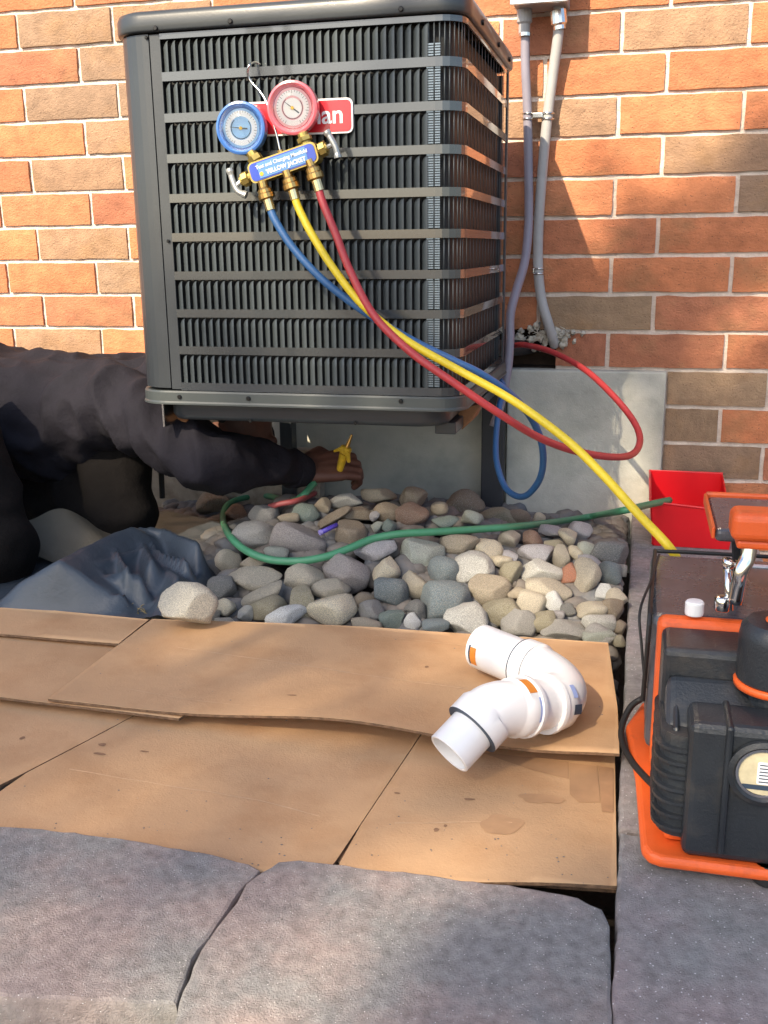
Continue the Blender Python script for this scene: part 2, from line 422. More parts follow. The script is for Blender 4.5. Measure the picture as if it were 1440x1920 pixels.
# big right-hand paver in front
pr = pz([(490,1634),(522,1614),(562,1610),(800,1638),(1000,1664),(1085,1680),(1130,1702),(1145,1735),(1150,1920)])
e1 = pr[-1]
pr += [(e1[0]-.002, -2.45), (-.34, -2.45)] + pz([(300,1990),(322,1925),(332,1880),(360,1810),(376,1778),(408,1733),(440,1690),(462,1655)])
slab('paver', pr, 0, .09, M_paver, patio, seed=3, jit=.0019)
pl = pz([(488,1630),(461,1655),(438,1689),(406,1733),(375,1778),(358,1812),(330,1882),(150,1876),(0,1868),(-250,1858),(-260,1512),(0,1546),(120,1556),(240,1571),(400,1600),(468,1618)])
slab('paver', pl, 0, .09, M_paver, patio, seed=8, jit=.0019)
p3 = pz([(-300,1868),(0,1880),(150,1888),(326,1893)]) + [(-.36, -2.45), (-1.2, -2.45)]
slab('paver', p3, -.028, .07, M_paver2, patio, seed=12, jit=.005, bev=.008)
p4 = pz([(-262,1512),(-262,1858)]) + [(-1.25,-2.45), (-1.9,-2.45), (-1.9,-1.62)]
slab('paver', [(-1.02,-1.66),(-1.02,-1.98),(-1.5,-1.98),(-1.5,-1.62)], 0, .09, M_paver, patio, seed=17)
for i, (a, b) in enumerate([(-2.46, -3.1), (-3.11, -3.7)]):
    for j in range(5):
        x1 = .0-j*.5; slab('paver', [(x1-.49, b), (x1, b), (x1, a), (x1-.49, a)], 0, .09, M_paver, patio, seed=20+i*7+j)
# long stones along the right side
curb = empty('side_step', (.14, -1.5, -.17), kind='structure')
jy = onZ(1180, 1556, 0).y
slab('paver', [(.004, -.012), (.272, -.012), (.272, jy+.004), (.004, jy+.001)][::-1], 0, .12, M_curb, curb, seed=31, jit=.0016, bev=.006)
slab('paver', [(.006, jy-.004), (.272, jy-.001), (.272, jy-.62), (.006, jy-.62)], -.001, .12, M_curb, curb, seed=37, jit=.0016, bev=.005)
slab('paver', [(.006, jy-.625), (.272, jy-.625), (.272, jy-1.3), (.006, jy-1.3)], 0, .12, M_curb, curb, seed=41, jit=.0016, bev=.008)

# ------------------------------------------------------------------ cardboard
def sheet(name, poly, zf, th, parent=None, res=.02, m=None, origin=None):
    """convex polygon in plan -> gently warped board with corrugated edge"""
    P = [Vector((p[0], p[1], 0)) for p in poly]
    x0 = min(p.x for p in P)-.01; x1 = max(p.x for p in P)+.01; y0 = min(p.y for p in P)-.01; y1 = max(p.y for p in P)+.01
    nx = int((x1-x0)/res)+2; ny = int((y1-y0)/res)+2
    bm = bmesh.new(); g = [[bm.verts.new((x0+(x1-x0)*i/nx, y0+(y1-y0)*j/ny, 0)) for i in range(nx+1)] for j in range(ny+1)]
    for j in range(ny):
        for i in range(nx): bm.faces.new((g[j][i], g[j][i+1], g[j+1][i+1], g[j+1][i]))
    area = sum(P[i].x*P[(i+1) % len(P)].y-P[(i+1) % len(P)].x*P[i].y for i in range(len(P)))
    for i in range(len(P)):
        a = P[i]; b = P[(i+1) % len(P)]; t = b-a; nn = Vector((t.y, -t.x, 0)) if area > 0 else Vector((-t.y, t.x, 0))
        bmesh.ops.bisect_plane(bm, geom=bm.verts[:]+bm.edges[:]+bm.faces[:], plane_co=a, plane_no=nn, clear_outer=True)
    bm.verts.index_update(); top = [v.co.copy() for v in bm.verts]; tf = [tuple(v.index for v in f.verts) for f in bm.faces]
    bd = [(e.verts[0].index, e.verts[1].index) for e in bm.edges if len(e.link_faces) == 1]; bm.free()
    n = len(top); V = []; F = []; MI = []
    for p in top: V.append((p.x, p.y, zf(p.x, p.y)))
    for p in top: V.append((p.x, p.y, zf(p.x, p.y)-th))
    for f in tf: F.append(f); MI.append(0)
    for f in tf: F.append(tuple(i+n for i in reversed(f))); MI.append(0)
    for a, b in bd: F.append((a, b, b+n, a+n)); MI.append(1)
    o = obj(name, V, F, [m or M_card, M_cardedge], parent, smooth=False, mi=MI, origin=origin)
    me = o.data; me.polygons.foreach_set('use_smooth', [x == 0 for x in MI]); return o
def zb(base, amp=.003, sd=0, fn=None):
    return lambda x, y: base + fbm((x*3.2+sd, y*3.2, sd), 2)*amp + (fn(x, y) if fn else 0)
TH = .0038
# lowest board, only its front edge shows
s0 = sheet('cardboard_sheet', pz([(560,1560),(1153,1440),(1156,1674),(830,1652),(640,1628)][::-1], -.020), zb(-.0165, .001, 2), TH)
tag(s0, 'lowest cardboard layer, only its dark front edge showing above the black gap', 'cardboard')
# lower big sheet: three panels with hinge creases and two short cuts
s2 = empty('cardboard_sheet', (onZ(600,1480,-.01)), 'widest cardboard sheet, flat against the front pavers, with short cuts and oily stains', 'cardboard')
zl = -.0105
def zS2(x, y):
    P = onZ(1020, 1560, 0); d = (Vector((x, y))-Vector((P.x, P.y))).length
    return zl + fbm((x*2.5, y*2.5, 3), 2)*.003 + .010*math.exp(-(d/.12)**2)
Zc = -.0105
sheet('panel', pz([(-260,1268),(304,1312),(50,1447),(0,1472),(-260,1592)], Zc), zS2, TH, s2)
sheet('panel', pz([(304,1313),(799,1360),(628,1617),(585,1660),(470,1655),(200,1610),(-130,1580),(0,1484),(50,1449)], Zc), zS2, TH, s2)
sheet('panel', pz([(801,1360),(1150,1380),(1153,1420),(1156,1668),(800,1662),(626,1648),(638,1616),(677,1546)], Zc), zS2, TH, s2)
# middle-left flap piece
sL = sheet('cardboard_sheet', pz([(-260,1160),(0,1182),(236,1200),(440,1290),(336,1353),(0,1311),(-260,1276)], .0), zb(.004, .002, 9), TH)
tag(sL, 'narrow cardboard piece on the left, tucked under the upper sheet', 'cardboard')
# upper sheet with its left flap
s1 = empty('cardboard_sheet', (onZ(700,1290,.01)), 'upper cardboard sheet carrying the white pipe, its long front edge lifted in the middle', 'cardboard')
fe = onZ(700, 1375, .01)
def zS1(x, y):
    P = onZ(640, 1380, .01); d = Vector((x-P.x, (y-P.y)*1.4)).length
    Q = onZ(1160, 1425, .01); dq = Vector((x-Q.x, y-Q.y)).length
    return .0105 + fbm((x*2.2+5, y*2.2, 3), 2)*.004 + .016*math.exp(-(d/.16)**2) + .006*math.exp(-(dq/.08)**2)
sheet('panel', pz([(90,1311),(285,1162),(700,1176),(1140,1206),(1158,1330),(1161,1426),(900,1398),(520,1362)], .010), zS1, TH, s1)
sheet('flap', pz([(-260,1112),(0,1137),(284,1160.5),(219,1212),(0,1191),(-260,1170)], .010), lambda x, y: .0125+fbm((x*3, y*3, 5), 2)*.002, TH, s1)
# stains and scuffs on the boards: thin dried spots
def blot(name, cx, cy, rx, ry, z, m, parent, sd, n=26, zf=None):
    c = onZ(cx, cy, z); V = [(c.x, c.y, (zf(c.x, c.y) if zf else z)+.0006)]
    for i in range(n):
        a = 2*math.pi*i/n; k = 1+.35*noise.noise(Vector((math.cos(a)*1.3+sd, math.sin(a)*1.3, sd)))
        x = c.x+math.cos(a)*rx*k; y = c.y+math.sin(a)*ry*k; V.append((x, y, (zf(x, y) if zf else z)+.0006))
    F = [(0, 1+i, 1+(i+1) % n) for i in range(n)]
    obj(name, V, F, m, parent)
M_st1 = mat('oil_stain', (.40,.235,.12), .6, var=.15, vs=30); M_st2 = mat('dirt_mark', (.25,.14,.075), .8, var=.3, vs=90)
M_st3 = mat('print_patch', (.385,.225,.115), .75, var=.12, vs=30)
for cx, cy, rx, ry in [(940,1560,.022,.022),(1012,1506,.026,.013)]: blot('stain', cx, cy, rx, ry, zl, M_st1, s2, cx, zf=zS2)
for cx, cy, rx, ry in [(818,1563,.003,.004),(835,1556,.002,.003),(192,1395,.006,.004),(187,1412,.009,.003),(270,1407,.006,.002),(42,1385,.0035,.005),(880,1505,.007,.003),(745,1488,.004,.002)]:
    blot('stain', cx, cy, rx, ry, zl, M_st2, s2, cx+3, n=12, zf=zS2)
for cx, cy, rx, ry in [(800,1249,.003,.004),(240,1183,.004,.012),(548,1310,.008,.002)]: blot('stain', cx, cy, rx, ry, .012, M_st2, s1, cx+3, n=12, zf=zS1)
def patch(name, pts, m, parent, zf):
    Q = pz(pts, -.01); sheetV = [(x, y, zf(x, y)+.0007) for x, y in resample([Vector(q) for q in Q], .02)]
    obj(name, sheetV, [tuple(range(len(sheetV)))], m, parent)
M_crease = mat('crease_scuff', (.55,.36,.21), .8, var=.2, vs=60)
def crease(pts, z, zf, par, w_=.0012):
    Q = catmull([onZ(x, y, z) for x, y in pts], 10); V = []; F = []
    for i, q in enumerate(Q):
        t = (Q[min(i+1, len(Q)-1)]-Q[max(i-1, 0)]).normalized(); n_ = Vector((-t.y, t.x, 0)); k = w_*(.5+abs(noise.noise(q*40)))
        q = q+n_*.0015*noise.noise(q*25)
        for sg_ in (-1, 1): V.append((q.x+n_.x*k*sg_, q.y+n_.y*k*sg_, zf(q.x, q.y)+.0005))
    for i in range(len(Q)-1): F.append((2*i, 2*i+1, 2*i+3, 2*i+2))
    obj('crease', V, F, M_crease, par)
crease([(130,1440),(300,1468),(480,1500),(600,1530)], -.01, zS2, s2); crease([(740,1545),(900,1552),(960,1556)], -.01, zS2, s2)
crease([(330,1212),(420,1226),(560,1246),(700,1268),(880,1292)], .012, zS1, s1); crease([(700,1190),(900,1212),(1130,1240)], .012, zS1, s1, .0008)
crease([(240,1290),(400,1318),(600,1350)], .012, zS1, s1, .0007)
patch('print_mark', [(1068,1430),(1120,1436),(1125,1510),(1085,1512),(1068,1495)], M_st3, s2, zS2)
patch('print_mark', [(900,1410),(1066,1428),(1066,1462),(1000,1446)], M_st3, s2, zS2)
patch('print_mark', [(1122,1436),(1150,1440),(1150,1530),(1128,1530)], mat('print_patch_pale', (.36,.205,.105), .7, var=.2, vs=30), s2, zS2)

# ------------------------------------------------------------------ river stones
def stone_mesh(sd, sub=3, ang=.5):
    r = random.Random(sd); bm = bmesh.new(); bmesh.ops.create_icosphere(bm, subdivisions=sub, radius=1)
    e = r.uniform(.72, 1.0); off = Vector((r.uniform(-50, 50), r.uniform(-50, 50), r.uniform(-50, 50)))
    planes = []
    for i in range(r.randint(4, 9)):
        d = Vector((r.gauss(0, 1), r.gauss(0, .8), r.gauss(0, 1))).normalized(); planes.append((d, r.uniform(.56, .84)))
    for v in bm.verts:
        p = v.co.copy()
        q = Vector([math.copysign(abs(c)**e, c) for c in p]); q = q*(1/max(q.length, .001)*.5+.5)
        k = 1+.24*noise.noise(p*.9+off)+.10*noise.noise(p*2.2+off)
        q = q*k
        for d, h in planes:
            s = q.dot(d)-h
            if s > 0: q -= d*s*(.86+.14*ang)
        q *= 1+.018*noise.noise(p*6+off)
        v.co = q
    V, F = from_bm(bm); V = np.array(V); V /= np.abs(V).max(axis=0); 
    me = bpy.data.meshes.new('river_stone'); me.from_pydata(V.tolist(), [], F); me.materials.append(M_stone)
    me.polygons.foreach_set('use_smooth', [True]*len(F)); return me
PAL = {'grey': (.26,.255,.25), 'dark grey': (.14,.145,.15), 'brown': (.21,.165,.12), 'red brown': (.22,.13,.095), 'tan': (.33,.28,.21), 'beige': (.40,.36,.29),
       'cream': (.56,.50,.38), 'lavender': (.36,.35,.38), 'pale grey': (.43,.43,.41), 'pale green grey': (.34,.37,.33), 'slate blue': (.135,.175,.20),
       'white': (.60,.62,.64), 'olive': (.26,.235,.165), 'terracotta': (.42,.16,.09), 'mauve': (.27,.245,.25), 'teal grey': (.14,.19,.18)}
SA = [(385,290,190,140,0,'grey'),(330,430,240,170,0,'grey'),(60,230,260,160,0,'brown'),(205,300,150,130,0,'red brown'),(620,450,330,200,10,'mauve'),
(480,545,150,90,0,'pale green grey'),(780,240,110,100,0,'tan'),(930,200,190,80,-8,'pale grey'),(1130,170,200,90,0,'tan'),(1340,190,190,130,0,'brown'),(1180,275,170,100,0,'brown'),
(1330,290,220,140,0,'red brown'),(840,310,260,60,-32,'brown'),(990,290,200,80,0,'brown'),(1105,300,60,60,0,'lavender'),(1115,368,85,65,-20,'pale green grey'),
(930,410,220,140,0,'brown'),(1200,370,100,90,0,'teal grey'),(660,280,170,100,0,'teal grey'),(550,310,130,60,0,'tan'),(1120,515,260,130,-12,'lavender'),
(930,665,290,230,15,'mauve'),(1180,640,160,150,0,'cream'),(160,600,150,150,0,'beige'),(320,600,170,80,0,'tan'),(350,705,350,125,-5,'beige'),(140,760,170,150,-20,'dark grey'),
(390,800,310,85,-25,'beige'),(660,700,250,170,0,'beige'),(160,885,150,110,0,'cream'),(280,935,110,105,0,'pale grey'),(420,905,220,180,0,'olive'),(640,860,200,200,0,'olive'),
(545,945,250,120,-10,'white'),(840,910,290,180,-5,'cream'),(835,775,230,130,15,'beige'),(1200,795,220,200,0,'slate blue'),(1080,915,160,130,0,'grey'),(1050,990,200,70,0,'tan'),
(1215,965,150,130,0,'teal grey'),(1360,900,130,110,0,'dark grey'),(45,940,120,130,0,'beige'),(20,830,100,110,0,'grey'),(150,980,140,60,0,'beige'),(1035,840,140,90,0,'brown')]
SB = [(360,155,230,170,0,'brown'),(210,175,100,80,0,'tan'),(400,235,140,90,0,'pale green grey'),(245,255,160,80,0,'teal grey'),(580,215,220,110,0,'olive'),
(815,228,80,55,0,'cream'),(690,225,140,80,0,'brown'),(645,365,140,115,0,'beige'),(770,365,140,105,20,'red brown'),(900,312,160,60,10,'lavender'),(1000,345,120,80,20,'cream'),
(1065,310,150,100,0,'lavender'),(905,390,110,60,0,'olive'),(310,395,260,120,0,'tan'),(100,460,255,190,15,'pale green grey'),(500,430,170,150,0,'cream'),(590,500,120,75,0,'cream'),
(645,475,95,85,20,'lavender'),(812,455,215,105,0,'lavender'),(960,475,105,135,0,'beige'),(1040,450,90,85,0,'cream'),(1115,435,120,115,20,'pale green grey'),(1260,465,225,170,10,'dark grey'),
(235,560,180,180,-25,'slate blue'),(425,560,250,190,10,'pale grey'),(650,570,130,145,20,'olive'),(830,565,255,135,0,'pale grey'),(1012,578,105,135,0,'terracotta'),(1105,620,165,245,10,'beige'),
(1130,520,170,105,15,'lavender'),(1245,580,150,150,0,'slate blue'),(500,675,270,165,8,'tan'),(60,650,155,155,0,'beige'),(235,755,300,235,0,'slate blue'),(870,680,275,135,5,'beige'),
(1212,682,92,112,0,'white'),(1300,722,125,100,15,'beige'),(912,752,112,122,20,'white'),(770,765,165,135,15,'beige'),(690,700,110,70,0,'tan'),(590,805,255,150,0,'olive'),
(370,865,250,230,0,'pale grey'),(690,885,205,175,10,'grey'),(850,865,155,125,-10,'olive'),(970,925,255,125,0,'grey'),(1200,893,220,155,10,'pale grey'),(1200,970,200,110,0,'pale green grey'),
(1275,795,145,115,20,'brown'),(1150,805,190,105,0,'beige'),(60,805,115,115,0,'dark grey'),(45,868,92,105,0,'white'),(195,895,165,70,0,'slate blue'),(1000,795,90,75,0,'dark grey'),(930,828,95,65,0,'lavender'),
(1310,560,90,80,0,'grey'),(1320,900,70,90,0,'brown'),(1310,990,80,80,0,'olive')]
LST = [(380+x/3.4286, 880+y/3.4286, ww/3.4286, h/3.4286, t, c) for x, y, ww, h, t, c in SA] + [(760+x/3.2727, 900+y/3.2727, ww/3.2727, h/3.2727, t, c) for x, y, ww, h, t, c in SB]
LST += [(1130,1195,60,44,0,'grey'),(350,1100,60,40,0,'grey'),(270,1150,70,26,0,'pale grey'),(238,1152,40,22,0,'lavender')]
recs = []
for i, (x, y, ww, h, tl, c) in enumerate(LST):
    P = onM(x, y); d = depth(P); a = ww/2*d/FPX*1.16; cc = h/2*d/FPX*1.20; b = max((a+cc)/2*rnd.uniform(.85, 1.1), .012)
    P = P + ray(x, y).normalized()*(.3*b)
    me = stone_mesh(100+i, 3, rnd.random())
    o = inst('river_stone', me, P, None, rot=(rnd.uniform(-.15, .15), math.radians(tl), rnd.uniform(-.25, .25)), scale=(a, b, cc))
    v = PAL[c]; g = rnd.uniform(1.25, 1.7); o.color = (v[0]*g*1.01, v[1]*g, v[2]*g*.95, 1)
    recs.append((o, x, y, ww, h, c))
def zone(x, y):
    if y > 1150: return 'right behind the cardboard'
    if x > 1085: return 'beside the stone step'
    if x < 480: return 'beside the grey tarp'
    if y < 965: return 'at the concrete foundation'
    if 430 < x < 640 and y < 1045: return 'inside the green hose loop'
    if y < 1000: return 'behind the green hose'
    if x < 760: return 'in the left half of the bed'
    if x < 930: return 'in the middle of the bed'
    return 'in the right half of the bed'
groups = {}
for o, x, y, ww, h, c in recs:
    sz = 'small' if ww*h < 1100 else ('large' if ww*h > 3100 else 'middling')
    sh = 'flat' if ww/h > 1.75 else ('upright' if ww/h < .85 else 'rounded')
    groups.setdefault((f'{sz} {sh} {c} stone {zone(x, y)}'), []).append((x, y, o))
ORD = ['leftmost', 'second from left', 'third from left', 'fourth from left', 'fifth from left', 'sixth from left', 'seventh from left', 'eighth from left']
for k, l in groups.items():
    l.sort(key=lambda t: t[0])
    for j, (x, y, o) in enumerate(l):
        tag(o, k if len(l) == 1 else (k+', '+(('left one' if j == 0 else 'right one') if len(l) == 2 else ('rightmost' if j == len(l)-1 else ORD[j]))+f' of {["","","two","three","four","five","six","seven","eight"][len(l)]}'), 'stone', 'river stones in the bed')
# the big loose one lying on the cardboard
P = onZ(340, 1188, .012); me = stone_mesh(77, 4, .4); d = depth(P)
o = inst('river_stone', me, (P.x, P.y+.03, .012+.040), None, rot=(0, .15, .3), scale=(58*d/FPX, .042, 44*d/FPX)); o.color = (.74,.69,.56,1)
tag(o, 'big cream stone lying alone on the edge of the upper cardboard', 'stone', 'river stones in the bed')
# the rest of the bed underneath: nobody could count it
bed = MB(); protos = []
for i in range(8):
    m_ = stone_mesh(500+i, 2, .5); protos.append(([v.co.copy() for v in m_.vertices], [tuple(p.vertices) for p in m_.polygons])); bpy.data.meshes.remove(m_)
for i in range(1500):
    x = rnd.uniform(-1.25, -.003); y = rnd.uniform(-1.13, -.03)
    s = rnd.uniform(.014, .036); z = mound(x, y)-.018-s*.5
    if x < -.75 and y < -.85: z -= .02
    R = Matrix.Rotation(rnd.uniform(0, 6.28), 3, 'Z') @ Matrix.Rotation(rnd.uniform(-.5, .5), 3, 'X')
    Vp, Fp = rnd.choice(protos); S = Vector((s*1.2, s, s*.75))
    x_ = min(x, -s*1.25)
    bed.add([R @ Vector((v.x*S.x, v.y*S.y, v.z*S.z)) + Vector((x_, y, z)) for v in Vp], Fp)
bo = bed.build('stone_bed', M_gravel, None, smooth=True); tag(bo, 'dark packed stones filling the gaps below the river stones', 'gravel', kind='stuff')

# ------------------------------------------------------------------ condenser
XL, XR, YF, YB = -.915, -.296, -.80, -.18
RL, RRd = .060, .042
def plan(off=0.0, rl=RL, rr=RRd, n=10, XL=XL, XR=XR, YF=YF, YB=YB):
    """open path: back-left -> front-left corner -> front-right corner -> back-right -> back (closed ring), outward normals"""
    P = []
    def arc(cx, cy, r, a0, a1):
        for i in range(n+1):
            a = math.radians(a0+(a1-a0)*i/n); P.append((Vector((cx+math.cos(a)*(r+off), cy+math.sin(a)*(r+off))), Vector((math.cos(a), math.sin(a)))))
    arc(XL+rl, YB-rl, rl, 90, 180); arc(XL+rl, YF+rl, rl, 180, 270); arc(XR-rr, YF+rr, rr, 270, 360); arc(XR-rl, YB-rl, rl, 0, 90)
    return P
def ring_extrude(rings):
    """rings: list of (off, z, kw) -> closed skin around the plan"""
    V = []; F = []; n = None
    for off, z, kw in rings:
        P = plan(off, **kw); n = len(P)
        for p, nn in P: V.append((p.x, p.y, z))
    for r in range(len(rings)-1):
        for i in range(n): F.append((r*n+i, r*n+(i+1) % n, (r+1)*n+(i+1) % n, (r+1)*n+i))
    return V, F, n
ac = empty('air_conditioner', (-.61, -.49, .32), 'dark charcoal louvered outdoor air conditioner mounted above the stone bed', 'air conditioner')
ZT, ZB = .990, .380
class Path:
    def __init__(s, off=0.0):
        P = plan(off, n=14)[15:45]  # front-left arc .. front-right arc
        pts = [(Vector((XL-off, YB-RL)), Vector((-1, 0)))] + P + [(Vector((XR+off, YB-RL)), Vector((1, 0)))]
        s.p = pts; s.l = [0]
        for i in range(1, len(pts)): s.l.append(s.l[-1]+(pts[i][0]-pts[i-1][0]).length)
    def at(s, d):
        for i in range(1, len(s.l)):
            if d <= s.l[i] or i == len(s.l)-1:
                k = (d-s.l[i-1])/max(1e-9, s.l[i]-s.l[i-1]); a, b = s.p[i-1], s.p[i]
                return a[0].lerp(b[0], k), (a[1].lerp(b[1], k)).normalized()
PT = Path(); LEN = PT.l[-1]
# distance along the path at which x reaches a value on the front
def s_at_x(x):
    s0 = (YB-RL) - (YF+RL) + math.pi/2*RL; return s0 + (x-(XL+RL))
SA_, SB_ = s_at_x(-.842), s_at_x(-.822)
def strip(s0, s1, z0, z1, off=0.0, th=.002, step=.012):
    n = max(2, int((s1-s0)/step)); V = []; F = []
    for i in range(n+1):
        p, nn = PT.at(s0+(s1-s0)*i/n)
        for o_, z in ((off, z0), (off, z1), (off-th, z1), (off-th, z0)): V.append((p.x+nn.x*o_, p.y+nn.y*o_, z))
    for i in range(n):
        for k in range(4): F.append((i*4+k, i*4+4+k, i*4+4+(k+1) % 4, i*4+(k+1) % 4))
    F += [(0,1,2,3), (n*4+3, n*4+2, n*4+1, n*4)]
    return V, F
V, F = strip(0, SA_-.0012, ZB+.004, ZT, 0, .004); obj('corner_post', V, F, M_shell, ac, smooth=False)
obj('corner_post', *strip(SA_+.0008, SB_, ZB+.002, ZT-.001, -.0006, .003), M_shell, ac)
obj('corner_post', *strip(LEN-.018, LEN+.0, ZB+.002, ZT-.001, .0012, .004), M_shell, ac)
NR = 9; rp = (ZT-.009-ZB)/NR; sh = rp-.0145
lo_s, hi_s = SB_+.0005, LEN-.03
for k in range(NR+1):
    z0 = ZB + k*rp; z1 = z0+.0145
    if k == NR: z1 = ZT
    obj('panel_band', *strip(SB_-.0003, LEN, z0, z1, 0, .003), M_band, ac)
lp = .01375
def louver(pitch=lp, H=sh):
    nt_, nz_ = 5, 7; V = []; F = []
    for j in range(nz_):
        v = j/(nz_-1)
        for i in range(nt_):
            t = i/(nt_-1)
            depth_ = .0085*(1-t)**1.6
            top = H - .0015 - .007*(1-t)**2; z = v*top
            if j == nz_-1: depth_ += .004
            if j == nz_-2: z = top-.004
            V.append((pitch*.10+t*pitch*.86, depth_, z))     # local: x along path, y inward, z up
    for j in range(nz_-1):
        for i in range(nt_-1): F.append((j*nt_+i, j*nt_+i+1, (j+1)*nt_+i+1, (j+1)*nt_+i))
    return V, F
LV, LF = louver()
lm = bpy.data.meshes.new('louver'); lm.from_pydata(LV, [], LF); lm.materials.append(M_louver); lm.polygons.foreach_set('use_smooth', [True]*len(LF))
side = MB(); cnt = 0
CORN0 = s_at_x(XR-RRd)-.020
for k in range(NR):
    z0 = ZB+k*rp+.0140
    for s_ in list(np.arange(CORN0+.004, LEN-.03, .0092)):
        p, nn = PT.at(s_)
        if nn.x > .97 and int(round((s_-CORN0)/.0092)) % 4: continue
        q = Matrix.Rotation(math.atan2(nn.y, nn.x)+math.pi/2, 3, 'Z'); c_ = Vector((p.x-nn.x*.0040, p.y-nn.y*.0040, 0))
        Vb, Fb = rbox(-.0010, .0010, -.0006, .0006, z0, z0+sh+.001, 0); side.add([q @ Vector(v)+c_ for v in Vb], Fb)
fins = MB()
for k in range(NR):
    z0 = ZB+k*rp+.0165; ns = 13 if k < NR-1 else 5
    for j in range(ns):
        for a_, b_ in ((CORN0+.001, CORN0+.0125), (CORN0+.015, CORN0+.024)):
            V_, F_ = strip(a_, b_, z0+j*.0040, z0+j*.0040+.0024, -.0022, .001, .006); fins.add(V_, F_)
fo_ = fins.build('coil_fins', mat('fin_metal', (.20,.25,.29), .35, metal=.5), ac); fo_['kind'] = 'stuff'
cols = int((hi_s-lo_s)/lp)
for k in range(NR):
    z0 = ZB+k*rp+.0145
    for c in range(cols):
        s_ = lo_s+c*lp; p, nn = PT.at(s_); tt = Vector((-nn.y, nn.x))
        if tt.x < 0 and nn.y < -.5: tt = -tt
        if nn.x > .5: tt = Vector((-nn.y, nn.x))
        ang = math.atan2(tt.y, tt.x)
        if CORN0 <= s_: continue
        front = nn.y < -.97
        if front and cnt < 300 and not (k == NR-1 and c < 4):
            o = bpy.data.objects.new('louver', lm); finish(o, ac, Vector((p.x, p.y, z0))); o.rotation_euler = (0, 0, ang); cnt += 1
        else:
            q = Matrix.Rotation(ang, 3, 'Z'); side.add([q @ Vector(v) + Vector((p.x, p.y, z0)) for v in LV], LF)
so_ = side.build('louver_group', M_louver, ac, smooth=True); so_['kind'] = 'stuff'
# coil behind
V, F = strip(.03, LEN, ZB, ZT-.01, -.022, .003, .006); obj('coil', V, F, M_coil, ac)
cf = MB()
for s_ in np.arange(s_at_x(XR-RRd)-.05, s_at_x(XR-RRd)+.07, .0075):     # fine coil ribs that catch the light at the corner
    pass
V, F, n = ring_extrude([(-.03, ZB+.01, {}), (-.03, ZT, {})]); obj('inner_casing', V, F, M_dark, ac)
# back panel
obj('back_panel', *rbox(XL+.02, XR-.02, YB-.004, YB, ZB, ZT, 0), M_shell, ac)
# cap
V, F, n = ring_extrude([(-.01, ZT+.003, {}), (.006, ZT+.003, {}), (.0075, ZT+.006, {}), (.0075, ZT+.026, {}), (.004, ZT+.034, {}), (-.006, ZT+.038, {}), (-.03, ZT+.042, {})])
F.append(tuple(6*n+i for i in range(n))); cap = obj('top_cap', V, F, M_shell, ac, smooth=True)
# base lip + pan
V, F, n = ring_extrude([(-.02, ZB-.001, {}), (.003, ZB-.001, {}), (.005, ZB-.004, {}), (.005, ZB-.020, {}), (.007, ZB-.023, {}), (.007, ZB-.026, {}), (-.02, ZB-.027, {})])
F.append(tuple(6*n+i for i in reversed(range(n)))); obj('base_rim', V, F, mat('rim_paint', (.06,.07,.068), .4, spec=.5), ac, smooth=False)
kw = dict(XL=XL+.045, XR=XR-.03, YF=YF+.02, YB=YB-.03, rl=.05, rr=.06)
V, F, n = ring_extrude([(0, ZB-.027, kw), (0, ZB-.050, kw), (-.006, ZB-.059, kw), (-.02, ZB-.061, kw)])
F.append(tuple(3*n+i for i in reversed(range(n)))); obj('base_pan', V, F, M_shell, ac, smooth=True)
def screw(x, y, Y, r=.0042):
    P = onY(x, y, Y); V, F = cyl(P, (0, -1, 0), r, .0035, 10, bev=.001); obj('screw', V, F, M_screw, ac)
for x, y in [(292,53),(432,40),(752,17)]: screw(x, y, YF-.0075)
for x, y in [(337,744),(466,747),(752,752)]: screw(x, y, YF-.005)
for x, y in [(316,452),(275,71)]: screw(x, y, YF-.0006, .003)
for x, y in [(470,789),(667,793)]: screw(x, y, YF+.02, .0035)
for s_ in (LEN-.42, LEN-.22, LEN-.06):
    p, nn = PT.at(s_); V, F = cyl((p.x+nn.x*.0075, p.y+nn.y*.0075, ZT+.012), (nn.x, nn.y, 0), .005, .004, 10, bev=.001); obj('screw', V, F, M_screw, ac)
# maker's badge
bx0 = onY(455,220,YF); bx1 = onY(663,220,YF); bz1 = onY(600,186,YF).z; bz0 = onY(600,252,YF).z
def rrect(x0, x1, z0, z1, r, y0, y1, seg=5):
    pts = []
    for cx, cz, a0 in ((x1-r, z1-r, 0), (x0+r, z1-r, 90), (x0+r, z0+r, 180), (x1-r, z0+r, 270)):
        for i in range(seg+1):
            a = math.radians(a0+90*i/seg); pts.append((cx+r*math.cos(a), cz+r*math.sin(a)))
    n = len(pts); V = [(x, y0, z) for x, z in pts]+[(x, y1, z) for x, z in pts]
    F = [tuple(range(n)), tuple(reversed(range(n, 2*n)))]+[(i, i+n, (i+1) % n+n, (i+1) % n) for i in range(n)]
    return V, F
bd = obj('badge', *rrect(bx0.x, bx1.x, bz0, bz1, .010, YF-.001, YF-.004), M_white, ac)
obj('badge_face', *rrect(bx0.x+.003, bx1.x-.003, bz0+.003, bz1-.003, .008, YF-.004, YF-.0052), M_badge, bd)
